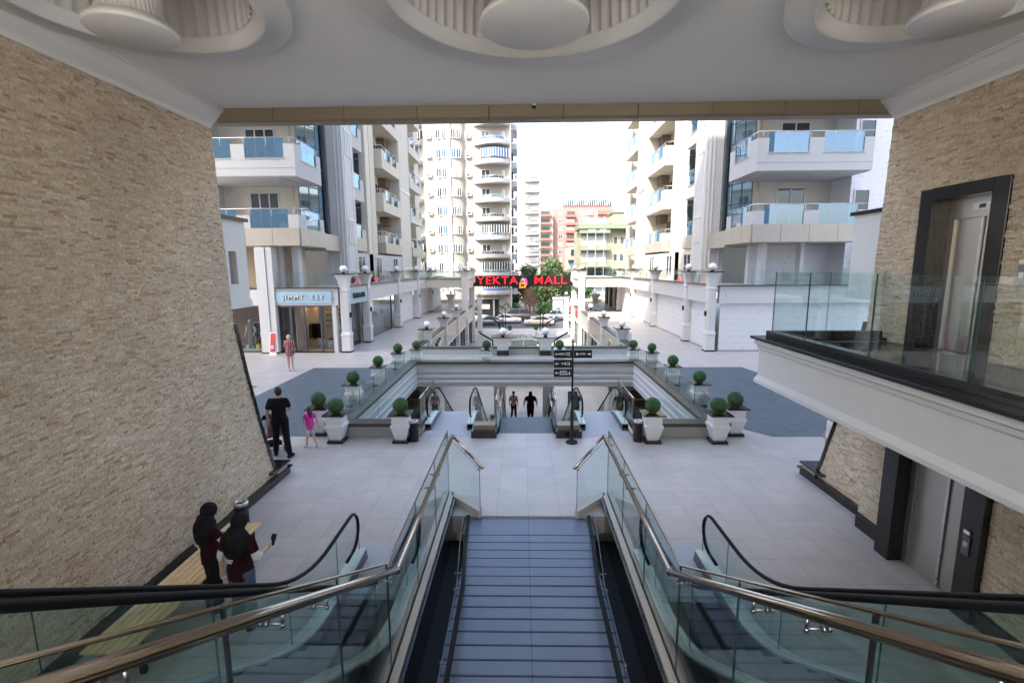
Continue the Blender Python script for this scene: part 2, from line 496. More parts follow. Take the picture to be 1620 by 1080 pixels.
def text_mesh(name, s, size, depth, material, parent, loc, rot, bold=0.0, sx=1.0, spacing=1.0):
    c = bpy.data.curves.new(name, 'FONT')
    c.body = s; c.size = size; c.extrude = depth; c.align_x = 'CENTER'; c.align_y = 'CENTER'
    c.offset = bold; c.space_character = spacing
    t = bpy.data.objects.new(name+'_tmp', c); COL.objects.link(t)
    dg = bpy.context.evaluated_depsgraph_get()
    me = bpy.data.meshes.new_from_object(t.evaluated_get(dg))
    bpy.data.objects.remove(t)
    me.materials.clear(); me.materials.append(M[material])
    for v in me.vertices: v.co.x *= sx
    o = bpy.data.objects.new(name, me); COL.objects.link(o)
    if parent: o.parent = parent
    o.location = loc; o.rotation_euler = rot
    return o
def pane(p0, p1, z0, z1, th=.012, z0b=None, z1b=None):
    """upright glass sheet from p0 to p1 (x,y); its cut edges get the darker edge colour"""
    mb = MB()
    a, b = Vector((*p0, 0)), Vector((*p1, 0))
    d = (b-a).normalized(); nn = Vector((-d.y, d.x, 0))*th/2
    z0b = z0 if z0b is None else z0b; z1b = z1 if z1b is None else z1b
    vs = [a-nn+Vector((0, 0, z0)), b-nn+Vector((0, 0, z0b)), b+nn+Vector((0, 0, z0b)), a+nn+Vector((0, 0, z0)),
          a-nn+Vector((0, 0, z1)), b-nn+Vector((0, 0, z1b)), b+nn+Vector((0, 0, z1b)), a+nn+Vector((0, 0, z1))]
    mb.add(vs, [(0, 1, 5, 4), (2, 3, 7, 6)], 0)
    mb.add(vs, [(0, 3, 2, 1), (4, 5, 6, 7), (1, 2, 6, 5), (3, 0, 4, 7)], 1)
    return mb
def glass_run(parent, p0, p1, z0, z1, n, mat_='glass', name='glass_panel', gap=.015):
    a, b = Vector(p0), Vector(p1)
    for i in range(n):
        q0 = a + (b-a)*(i/n); q1 = a + (b-a)*((i+1)/n)
        d = (b-a).normalized()*gap/2
        pane(q0+d, q1-d, z0, z1).obj(name, [mat_, 'glass_edge'], parent)

mat('tower_cream', (.335, .308, .27), .75, noise=.04, nscale=.3)
mat('tower_white', (.35, .345, .335), .75, noise=.04, nscale=.3)

mat('nosing', (.012, .011, .012), .9, spec=.0)
mat('bounce_stone', (.72, .70, .66), .8, noise=.04, nscale=.6)  # kept near-white so the unseen floors bounce light into the passage

mat('bracket_steel', (.33, .32, .31), .3, 1.0)

def stone_cladding(parent, s, y0, yend, z0, z1, holes=(), seed=1, name='stone_cladding', x=0.0):
    """split-face slips as real little blocks standing 2 to 22 mm proud of the wall face (face normal -s x)"""
    rn = random.Random(seed); V = []; F = []; T = []
    z = z0
    while z < z1-.01:
        h = min(.035, z1-z)
        ye = yend(z+h/2) if callable(yend) else yend
        y = y0-rn.uniform(0, .15)
        while y < ye:
            L = rn.choice((.06, .08, .11, .13, .15, .18)); a, b = max(y, y0), min(y+L, ye); y += L
            if b-a < .01: continue
            if any(a < hy1 and b > hy0 and z < hz1 and z+h > hz0 for hy0, hy1, hz0, hz1 in holes):
                continue
            g = .0012; d = rn.uniform(.004, .017)
            o = len(V)
            q = [d+rn.uniform(-.004, .004) for _ in range(4)]
            for (yy, zz), dd in zip(((a+g, z+g), (b-g, z+g), (b-g, z+h-g), (a+g, z+h-g)), q): V.append((x-s*dd, yy, zz))
            for (yy, zz) in ((a+g, z+g), (b-g, z+g), (b-g, z+h-g), (a+g, z+h-g)): V.append((x+s*.002, yy, zz))
            F += [(o, o+1, o+2, o+3), (o, o+4, o+5, o+1), (o+1, o+5, o+6, o+2), (o+2, o+6, o+7, o+3), (o+3, o+7, o+4, o)]
            T += [rn.random()]*5
        z += .035
    me = bpy.data.meshes.new(name); me.from_pydata(V, [], F)
    if s < 0: me.flip_normals()
    me.attributes.new('tone', 'FLOAT', 'FACE').data.foreach_set('value', T)
    me.materials.append(M['stone_relief']); me.update()
    ob = bpy.data.objects.new(name, me); COL.objects.link(ob); ob.parent = parent
    return ob

mat('recess_shade', (.58, .565, .54), .8)  # greyer than the ceiling paint: shade of the recesses put into the colour

mat('bronze_cap', (.07, .06, .05), .4, .2, spec=.4)
mat('door_wood', (.16, .06, .03), .9, spec=.1)

m = M['step_metal']
n, l, b = nodes_of(m)
tc = n.new('ShaderNodeTexCoord'); sp = n.new('ShaderNodeSeparateXYZ'); l.new(tc.outputs['Object'], sp.inputs[0])
f = math_node(n, l, 'LESS_THAN', math_node(n, l, 'FRACT', math_node(n, l, 'DIVIDE', sp.outputs[0], .019)), .45)
cr = ramp(n, l, f, [(0, (.30, .31, .32)), (.5, (.07, .07, .075))], 'CONSTANT'); l.new(cr.outputs[0], b.inputs['Base Color'])
# ================================================================ GROUND AND FLOORS
LOW = -4.0
struct(MB().box(-700, 700, -300, 1500, LOW-.6, LOW-.12).obj('ground', 'ground'))
struct(MB().box(-60, 60, 70.0, 84.0, LOW-.11, LOW-.1).obj('street', 'asphalt'))
mb = MB()
mb.box(-30, 30, -12, 69.4, LOW-.1, LOW)
struct(mb.obj('lower_plaza', 'far_tile'))
struct(MB().box(-60, 60, 84.3, 90, LOW-.1, LOW+.02).obj('pavement', 'kerb'))
struct(MB().box(-60, 60, 69.4, 69.7, LOW-.1, LOW+.01).obj('kerb', 'kerb'))
# upper plaza: slabs around three openings
mb = MB()
T = -.35
mb.box(-30, -1.5, -12, 8.75, T, 0); mb.box(1.5, 30, -12, 8.75, T, 0)
mb.box(-30, 30, 8.75, 13.1, T, 0)
mb.box(-30, -5.35, 13.1, 26.4, T, 0); mb.box(5.35, 30, 13.1, 26.4, T, 0)
mb.box(-30, -6.12, 26.4, 66, T, 0); mb.box(6.12, 30, 26.4, 66, T, 0)
mb.box(-3.1, 3.1, 13.1, 13.55, T, 0)
mb.box(-5.35, -3.1, 13.1, 13.35, T, 0); mb.box(3.1, 5.35, 13.1, 13.35, T, 0)
mb.box(-5.35, 5.35, 22.2, 26.4, T, 0)
mb.box(-5.35, -5.1, 13.35, 22.2, T, 0)
mb.box(5.1, 5.35, 13.35, 22.2, T, 0)
struct(mb.obj('plaza_floor', 'floor_tile'))
struct(MB().prism([(-10.2, 13.2), (-5.5, 13.2), (-5.5, 22.8), (-10.2, 22.8)], .002, .006).obj('dark_paving', 'slate_tile'))
struct(MB().prism([(6.95, 13.2), (10.6, 13.2), (10.6, 21.0), (10.35, 22.8), (5.5, 22.8), (5.5, 14.9)], .002, .006).obj('dark_paving', 'slate_tile'))

# ================================================================ STONE WALLS
gd_ = 9.02
def stone_wall(s, xw, label):
    # wall face runs away from the camera, its free end leans out towards the foot
    name = 'stone_wall'
    t = thing(name, label, 'wall', (s*xw, 0, 0))
    prof = [(9.05, 7.75), (9.12, 5.6), (9.2, 3.7), (9.45, 2.65), (9.78, 1.5), (10.12, .5), (10.22, .28)]
    poly = [(-4, 0.0), (-4, 7.75)] + prof + [(10.22, 0)]
    y = MB()
    if s < 0: y.prism([(a, b) for a, b in poly], 0, s*1.1, 'x')
    else:
        y.prism([(8.13, 0), (8.13, 7.75)]+prof+[(10.22, 0)], 0, 1.1, 'x')
        y.box(0, 1.1, -4, 6.9, 0, 7.75); y.box(0, 1.1, 6.9, 8.13, 0, 3.38); y.box(0, 1.1, 6.9, 8.13, 5.84, 7.75)
        y.box(.42, 1.1, 6.9, 8.13, 3.38, 5.84)
    y.obj('wall', 'stone_side', t)
    def yend(z):
        pp_ = [(9.05, 7.75)]+prof[1:]+[(10.22, 0)]
        for (a0, b0), (a1, b1) in zip(pp_[:-1], pp_[1:]):
            if b1 <= z <= b0: return a0+(a1-a0)*(b0-z)/(b0-b1)-.002
        return 9.05
    if s < 0: stone_cladding(t, s, .9, yend, .17, 7.26, seed=5)
    else: stone_cladding(t, s, 4.2, yend, .17, 7.26, [(6.79, 8.24, 3.30, 5.93), (2, 7.69, -1, 2.6), (2, 12, 2.6, 3.36)][:2]+[(2, gd_-.1, 2.6, 3.4), (7.69, 8.58, -1, 3.0)], seed=6)
    # black edge strip along the lower, leaning part
    e = MB()
    pp = [p for p in prof if p[1] <= 4.0]
    for i in range(len(pp)-1):
        (a0, b0), (a1, b1) = pp[i], pp[i+1]
        e.prism([(a0-.02, b0), (a0+.07, b0), (a1+.07, b1), (a1-.02, b1)], -s*.03, s*1.0, 'x')
    e.obj('edge_trim', 'black_granite', t)
    b = MB()
    b.box(-s*.12, s*.9, 9.95, 10.75, .27, .31); 
    b.obj('ledge', 'black_granite', t, bevel=.004)
    MB().box(-s*.06, s*.85, 10.25, 10.7, .0, .27).obj('plinth', 'stone_front', t)
    k = MB(); k.box(-s*.10, -s*.002, 2.0, 10.75, 0, .14); k.box(-s*.13, -s*.002, 2.0, 10.82, .14, .17)
    if s > 0: k = MB(); k.box(-.10, -.002, 8.55, 10.75, 0, .14); k.box(-.13, -.002, 8.55, 10.82, .14, .17); k.box(-.38, -.10, 7.70, 8.45, 0, .22); k.box(-.53, -.002, 2.5, 5.92, 0, .2); k.box(-.56, -.002, 2.5, 5.92, .2, .24)
    k.obj('skirting', 'black_granite', t)
    return t
XL, XR = 5.70, 6.40
stone_wall(-1, XL, 'tall beige split-stone wall on the left beside the wooden bench')
tw = stone_wall(1, XR, 'tall beige split-stone wall on the right around the elevator doors')
# carve nothing: elevator recesses are boxed on to the wall; lower stone step forward
MB().box(-.25, -.003, 7.72, 8.57, .22, 2.6).obj('stone_pilaster', 'stone_side', tw)
stone_cladding(tw, 1, 7.72, 8.57, .22, 2.6, seed=9, x=-.25)
MB().box(-.48, -.003, 2.6, 5.93, .2, 2.6).obj('stone_pilaster', 'stone_side', tw)
stone_cladding(tw, 1, 2.6, 5.925, .24, 2.6, seed=12, x=-.48)
# cove moulding under the ceiling on both sides
for s, xw in ((-1, XL), (1, XR)):
    t = thing('cornice', 'white cove moulding between the stone wall and ceiling on the %s' % ('left' if s < 0 else 'right'), 'cornice', (s*xw, 0, 0))
    pr = [(0, 7.24), (-.035, 7.24), (-.05, 7.28), (-.06, 7.30), (-.09, 7.32), (-.16, 7.37), (-.24, 7.46), (-.27, 7.50), (-.30, 7.51), (-.30, 7.54), (-.33, 7.55), (-.33, 7.58), (0, 7.58)]
    MB().prism([(s*a, b) for a, b in pr], -4, 9.02, 'y').obj('moulding', 'white_trim', t)

# ================================================================ CEILING
ZC = 7.57
tc_ = thing('ceiling', 'flat white ceiling with three round fluted recesses over the stairs', 'ceiling')
MED = [(0.02, 5.2, 1.45, .54), (-4.02, 5.2, 1.17, .40), (4.12, 5.2, 1.17, .40)]
# ceiling sheet with round holes: bmesh built by bridging rectangles round each circle
def ceiling_sheet():
    bm = bmesh.new()
    cuts = [-8, -2.1, 2.2, 8]
    N = 64
    for (cx, cy, r, dr), (x0, x1) in zip([MED[1], MED[0], MED[2]], [(-8, -2.05), (-2.05, 2.15), (2.15, 8)]):
        y0, y1 = -4, 9.05
        outer = []; inner = []
        for j in range(N):
            q = 2*PI*j/N + PI/N
            dx, dy = math.cos(q), math.sin(q)
            tx = ((x1-cx)/dx if dx > 0 else (x0-cx)/dx) if abs(dx) > 1e-6 else 1e9
            ty = ((y1-cy)/dy if dy > 0 else (y0-cy)/dy) if abs(dy) > 1e-6 else 1e9
            k = min(tx, ty)
            outer.append(bm.verts.new((cx+dx*k, cy+dy*k, ZC))); inner.append(bm.verts.new((cx+dx*r, cy+dy*r, ZC)))
        for j in range(N):
            bm.faces.new((outer[j], outer[(j+1) % N], inner[(j+1) % N], inner[j]))
        # corners
        for ex, ey in ((x0, y0), (x1, y0), (x1, y1), (x0, y1)):
            best = sorted(range(N), key=lambda j: (outer[j].co.x-ex)**2+(outer[j].co.y-ey)**2)
            a = best[0]
            for b in ((a+1) % N, (a-1) % N):
                A, B = outer[a].co, outer[b].co
                if abs(A.x-B.x) > 1e-4 and abs(A.y-B.y) > 1e-4:
                    c = bm.verts.new((ex, ey, ZC)); bm.faces.new((outer[a], outer[b], c)); break
    me = bpy.data.meshes.new('sheet'); bm.to_mesh(me); bm.free()
    me.materials.append(M['ceiling_paint'])
    o = bpy.data.objects.new('sheet', me); COL.objects.link(o); o.parent = tc_
ceiling_sheet()
for i, (cx, cy, r, dr) in enumerate(MED):
    ring_out = r + (.33 if i else .38)
    zb = 7.42
    g = MB()
    g.lathe([(ring_out, ZC+.02), (ring_out, zb+.015), (ring_out-.02, zb), (r+.06, zb), (r+.06, zb-.02), (r, zb-.02), (r-.01, zb+.02), (r-.04, zb+.03), (r-.04, zb+.07), (r-.07, zb+.085), (r-.07, zb+.2)], (cx, cy, 0), 96)
    ro = g.obj('medallion_ring', 'white_trim', tc_)
    # fluted recess: rises from the ring, closes over and comes down as a trumpet on to the disc
    nf = 62 if i == 0 else 44
    r1 = r-.07
    prof = []
    for k in range(13):
        a = PI*k/12
        mid = (r1+dr*.72)/2; hw = (r1-dr*.72)/2
        prof.append((mid+hw*math.cos(a), zb+.12+.85*math.sin(a)**.8 if 0 < k < 12 else zb+.12))
    prof = prof[:-1] + [(dr*.70, zb-.02), (dr*.70, zb-.10), (dr*.76, zb-.19), (dr*.86, zb-.245)]
    def flute(q, rr, z, nf=nf, r1=r1, dr=dr):
        f = abs(math.sin(q*nf/2))-.5
        e_ = min(1, max(0, (z-zb-.14)/.3)); return 1 - .026*(.5-f), .045*f*e_
    MB().lathe(prof, (cx, cy, 0), nf*8, mod=flute).obj('fluted_recess', 'recess_shade', tc_)
    zd = 7.10
    MB().lathe([(dr*.80, zb-.2), (dr*.88, zb-.235), (dr*.95, zb-.24), (dr*.96, zd+.055), (dr, zd+.045), (dr, zd+.01), (dr-.012, zd), (0.001, zd)], (cx, cy, 0), 72).obj('disc', 'white_trim', tc_)
# bronze beam along the front of the ceiling
t = thing('bronze_beam', 'long bronze clad beam along the front edge of the ceiling', 'beam', (0, 9.05, 0))
js = [-5.75, -4.53, -3.25, -1.95, -.68, .63, 1.93, 3.21, 4.48, 5.74, 6.5]
for a, b in zip(js[:-1], js[1:]):
    g = MB(); g.prism([(-.05, 7.585), (-.05, 7.375), (0.0, 7.335), (.21, 7.335), (.21, 7.585)], a+.006, b-.006, 'x')
    g.obj('cladding_panel', 'bronze_panel', t)
MB().box(-5.7, 6.45, .01, .2, 7.345, 7.58).obj('core', 'black_matte', t)
# dome camera on the ceiling edge
g = thing('security_camera', 'tiny black dome camera under the ceiling at the middle of the bronze beam', 'camera', (.11, 8.93, ZC))
MB().cyl((0, 0, -.05), .035, .05).obj('mount', 'white_trim', g)
MB().sphere((0, 0, -.06), .036).obj('lens_dome', 'black_matte', g)
# the tower over the passage; its unseen floors are sized to shade the plaza
t = thing('tower_block', 'white apartment tower above and beside the covered passage', 'building', (0, 0, 0))
g = MB(); g.box(-30, 22, -4, 9.26, 8.35, 44.5)
g.obj('upper_floors', 'plaster_white', t)
MB().box(-30, -6.85, -4, 9.0, 0, 8.3).obj('side_wing', 'plaster_white', t); MB().box(7.55, 30, -4, 9.0, 0, 8.3).obj('side_wing', 'plaster_white', t)
g = MB()
for s, xa, xb in ((-1, 5.79, 7.4), (1, 6.52, 8.2)):
    z0, z1 = (4.10, 5.70) if s < 0 else (4.22, 5.72)
    g2 = MB()
    g2.box(s*(xa+.25), s*xb, 9.16, 10.02, z0, z1)
    if s < 0:
        for (ya, yb2, za, zb2) in ((9.16, 9.40, z0, z1), (9.66, 10.02, z0, z1), (9.40, 9.66, z0, 4.46), (9.40, 9.66, 5.10, z1)): g2.box(s*xa, s*(xa+.25), ya, yb2, za, zb2)
    else: g2.box(s*xa, s*(xa+.25), 9.16, 10.02, z0, z1)
    g2.box(s*(xa-.03), s*xb, 9.14, 10.05, z0-.12, z0); g2.box(s*(xa-.015), s*xb, 9.15, 10.035, z0, z0+.05)
    o = g2.obj('bay', 'white_trim', t)
    if s < 0: MB().box(s*(xa+.22), s*(xa+.249), 9.40, 9.66, 4.46, 5.10).obj('bay_opening', 'door_wood', o)
    MB().box(s*(xa-.06), s*xb, 9.13, 10.08, z1, z1+.07).obj('bay_cap', 'black_granite', o)

# ================================================================ GALLERY ON THE RIGHT
t = thing('gallery', 'white upper gallery with glass railing in front of the elevator', 'gallery', (0, 0, 0))
gx, gd = 4.22, 9.02
g = MB(); g.box(gx+.10, XR-.003, -3, gd-.12, 2.72, 3.36)
pr = [(gx+.1, 2.60), (gx+.03, 2.60), (gx+.03, 2.66), (gx+.1, 2.74)]
g.prism(pr, -3, gd-.02, 'y')
pr2 = [(gx+.1, 3.22), (gx+.06, 3.24), (gx+.05, 3.30), (gx+.0, 3.33), (gx+.0, 3.42), (gx+.1, 3.42)]
g.prism(pr2, -3, gd-.02, 'y')
g.box(gx+.1, XR-.003, gd-.12, gd-.02, 2.60, 3.42)
g.box(gx+.1, gx+.3, -3, gd-.12, 3.36, 3.42); g.box(gx+.1, XR-.003, -3, gd-.12, 2.6, 2.72)
g.obj('parapet', 'white_paint', t)
g = MB(); g.box(gx-.06, gx+.34, -3, gd+.04, 3.42, 3.47); g.box(gx+.34, XR-.003, gd-.36, gd+.04, 3.42, 3.47)
g.box(gx+.16, gx+.30, -3, gd-.1, 3.47, 3.58); g.box(gx+.3, XR-.003, gd-.24, gd-.1, 3.47, 3.58)
g.obj('cap', 'black_granite', t, bevel=.004)
MB().box(gx+.34, XR-.003, -3, gd-.36, 3.36, 3.40).obj('gallery_floor', 'black_tile', t)
ys = [-.6, 1.6, 3.3, 4.9, 6.35, 7.8, gd-.17]
for a, b in zip(ys[:-1], ys[1:]):
    pane((gx+.23, a+.006), (gx+.23, b-.006), 3.5, 4.64, .016).obj('glass_panel', ['glass', 'glass_edge'], t)
glass_run(t, (gx+.24, gd-.17), (XR-.02, gd-.17), 3.5, 4.64, 2)
# ================================================================ ELEVATORS
def elevator(zf, ztop, xf, y0, y1, fw, depth, label, outer=None):
    outer = outer or depth
    t = thing('elevator', label, 'elevator', (xf, 0, zf))
    g = MB()
    H = ztop-zf
    # surround
    g.box(0, outer, y1-fw, y1, 0, H); g.box(0, outer, y0, y0+fw, 0, H); g.box(0, outer, y0+fw, y1-fw, H-fw*.75, H)
    g.obj('surround', 'black_granite', t, bevel=.005)
    a, b = y0+fw, y1-fw
    top = H-fw*.75
    g = MB()
    g.box(depth-.06, depth-.005, a, b, top-.3, top); g.box(depth-.06, depth-.005, b-.1, b, 0, top-.3); g.box(depth-.06, depth-.005, a, a+.1, 0, top-.3)
    g.obj('steel_frame', 'door_steel', t, bevel=.003)
    mid = a+.1+(b-a-.2)*.42
    for p, q in ((a+.1, mid-.004), (mid+.004, b-.1)):
        off = .03 if p < mid-.1 else 0
        MB().box(depth-.03+off*.3, depth-.008+off*.3, p, q, .01, top-.3).obj('door', 'door_steel', t)
    MB().box(depth-.05, depth-.03, mid-.02, mid+.02, .01, top-.3).obj('door_edge', 'steel', t)
    d = MB(); d.box(depth-.075, depth-.06, mid-.16, mid+.16, top-.2, top-.09).obj('display', 'steel', t)
    MB().box(depth-.079, depth-.075, mid-.05, mid+.05, top-.175, top-.115).obj('screen', 'curtain_dark', t)
    return t
eu = elevator(3.4, 5.93, XR-.03, 6.78, 8.25, .24, .36, 'upper steel elevator door in a black frame on the gallery')
el = elevator(0.0, 2.6, 5.82, 5.93, 7.68, .30, .28, 'lower steel elevator door in a deep black frame at plaza level', .57)
for par, x, y, z, sc in ((eu, -.02, 6.45, 1.2, 1), (el, -.02, 6.10, 1.05, 1)):
    g = MB(); g.box(x, x+.017, y-.055, y+.055, z-.14, z+.14); c = g.obj('call_panel', 'steel_dark', par, bevel=.004)
    MB().box(x-.004, x, y-.03, y+.03, z-.02, z+.05).obj('button', 'steel', c)
    MB().box(x-.006, x, y-.045, y+.045, z+.16, z+.21).obj('notice', 'letter_white', c)

# ================================================================ STAIRWELL AND FIRST STAIR
t = thing('stairs', 'wide shallow blue-grey tiled steps in the opening between the glass railings', 'stairs', (0, 8.7, 0))
g = MB(); n_ = MB()
yy, zz = .03, -.035
for i in range(34):
    w_ = .60 if i == 0 else .236
    hx = 1.20 if i == 0 else 1.10
    g.box(-hx, hx, yy-w_, yy, zz-.3, zz)
    n_.box(-hx+.001, hx-.001, yy-w_-.006, yy-w_+.006, zz-.02, zz+.002)
    if i > 5: n_.box(-hx+.001, hx-.001, yy-w_+.016, yy-w_+.022, zz, zz+.0012)
    yy -= w_; zz += .0
g.obj('treads', 'stair_tile', t)
n_.obj('nosing_strips', 'nosing', t)
for s in (-1, 1):
    rp = [(s*1.16, .02, .02), (s*1.10, -1.0, .07), (s*.985, -2.3, .17), (s*.95, -4.4, .27), (s*.95, -7.5, .41)]
    g = MB()
    for (x0, y0, z0), (x1, y1, z1) in zip(rp[:-1], rp[1:]):
        g.add([(x0-.03, y0, z0-.02), (x0+.03, y0, z0-.02), (x0+.03, y0, z0+.02), (x0-.03, y0, z0+.02), (x1-.03, y1, z1-.02), (x1+.03, y1, z1-.02), (x1+.03, y1, z1+.02), (x1-.03, y1, z1+.02)], [(0, 1, 5, 4), (1, 2, 6, 5), (2, 3, 7, 6), (3, 0, 4, 7)])
    g.obj('handrail', 'rubber', t)
    g = MB()
    for (x0, y0, z0), (x1, y1, z1) in zip(rp[:-1], rp[1:]):
        q = s*.085; b0 = -.033; b1 = -.033
        g.add([(x0+q, y0, b0), (x1+q, y1, b1), (x1+q, y1, z1+.05), (x0+q, y0, z0+.05)], [(0, 1, 2, 3)], 0)
        g.add([(x0+q-.004, y0, z0+.05), (x1+q-.004, y1, z1+.05), (x1+q+.004, y1, z1+.05), (x0+q+.004, y0, z0+.05)], [(0, 1, 2, 3)], 1)
    g.obj('glass_guard', ['glass', 'glass_edge'], t)
    for y, x, z in ((-1.95, 1.03, .14), (-2.35, .99, .16), (-3.75, .96, .23), (-5.2, .95, .3)):
        MB().cyl((min(s*x, s*(x+.13)), y, z), .011, .13, 8, axis='x').cyl((s*(x+.11)-.01, y, z), .024, .02, 10, axis='x').obj('point_fixing', 'steel_dark', t)
    MB().box(s*1.105, s*1.495, -7.8, .02, -.55, -.5).obj('side_gap_floor', 'black_matte', t)
# polished side walls of the stairwell
t = thing('stairwell_lining', 'dark polished lining and pale kerb around the stair opening', 'wall')
for s in (-1, 1):
    MB().box(s*1.502, s*1.50-s*.03, -2, 9.3, LOW, .13).obj('side_lining', 'black_granite', t)
    g = MB(); g.box(s*1.735, s*1.656, 1.2, 9.45, 0.0, .15); g.box(s*1.624, s*1.53, 1.2, 9.45, 0.0, .15)
    # upstand across towards the stair mouth
    for off in (-.045, .045):
        p0, p1 = Vector((s*1.57, 9.42+off)), Vector((s*.93, 8.72+off))
        d = (p1-p0).normalized(); nn = Vector((-d.y, d.x))*.035
        g.prism([tuple(p0-nn), tuple(p1-nn), tuple(p1+nn), tuple(p0+nn)], 0, .15)
    g.obj('kerb', 'kerb_stone' if 'kerb_stone' in M else 'sign_grey', t, bevel=.003)
    MB().box(s*1.655, s*1.625, 1.2, 9.45, 0, .10).obj('glazing_channel', 'black_matte', t)

# ================================================================ GUARD RAILINGS ROUND THE STAIR OPENING
SLP = .573
for s in (-1, 1):
    side = 'left' if s < 0 else 'right'
    t = thing('stair_railing', 'bronze tube handrail on clear glass panels along the %s side of the stair opening' % side, 'railing', (0, 0, 0))
    xg = s*1.64; xt = s*1.53
    zg = 1.455
    def top(y): return zg if y >= 4.97 else zg + (4.97-y)*SLP
    def bot(y): return .04 if y >= 4.97 else .04 + (4.97-y)*SLP
    ysn = [9.45, 7.95, 6.45, 4.97, 3.6, 2.2, .8, -.6]
    for a, b in zip(ysn[:-1], ysn[1:]):
        pane((xg, a-.008), (xg, b+.008), bot(a), top(a), .012, bot(b), top(b)).obj('glass_panel', ['glass', 'glass_edge'], t)
    # upper trim on the glass
    def rails(off): return [(xg+off, y, top(y)+.012) for y in (9.45, 4.97)]
    g = MB(); g.tube([(xg, 9.45, zg+.012), (xg, 4.97, zg+.012), (xg, -.6, top(-.6)+.012)], .012, 8)
    g.obj('glass_cap', 'bronze_tube', t)
    # the bigger tube, inward of the glass
    ty = s*1.53
    g = MB(); g.tube([(ty, 9.38, 1.39), (ty, 5.03, 1.39), (ty, 4.97, 1.40), (ty, 4.9, 1.43), (ty, -.6, 1.39+(4.97+.6)*SLP)], .036, 16)
    g.tube([(ty, 9.38, 1.39), (s*.86, 8.68, 1.0)], .033, 14)
    g.sphere((ty, 9.38, 1.39), .038); g.sphere((ty, 4.97, 1.39), .046)
    g.obj('handrail', 'bronze_tube', t)
    pane((xg-s*.0, 9.45), (s*.93, 8.74), .05, 1.36, .014, .05, .95).obj('glass_panel', ['glass', 'glass_edge'], t)
    for y in (9.15, 7.75, 7.25, 5.2, 4.72, 3.15, 2.55, 1.5):
        zz = (1.39 if y > 4.97 else 1.39+(4.97-y)*SLP)
        g = MB()
        g.cyl((min(xg, xg-s*.10), y, zz-.10), .009, .10, 10, axis='x')
        g.cyl((xg+(.008 if s < 0 else -.022), y, zz-.10), .022, .014, 14, axis='x')
        g.cyl((xg+(-.026 if s < 0 else .010), y, zz-.10), .020, .016, 14, axis='x')
        g.cyl((ty, y, zz-.115), .009, .09, 10); g.cyl((ty, y, zz-.12), .014, .024, 12)
        g.obj('bracket', 'bracket_steel', t)
    for dx, dy in ((.25, .28), (.55, .58)):
        g = MB(); k = dx/.62
        px, py, pz = s*(1.47-.6*k), 9.38-.7*k, 1.41-.41*k
        g.cyl((px-.04, py, pz-.11), .012, .08, 8, axis='x'); g.cyl((px, py, pz-.12), .012, .1, 8)
        g.obj('bracket', 'steel', t)
    # dark upright posts of the sloping part
    MB().box(xg-.008, xg+.008, 4.949, 4.971, .15, top(4.96)).obj('post', 'steel_dark', t)
    MB().box(xg-.010, xg+.010, 2.19, 2.21, bot(2.2), top(2.2)).obj('post', 'steel_dark', t)

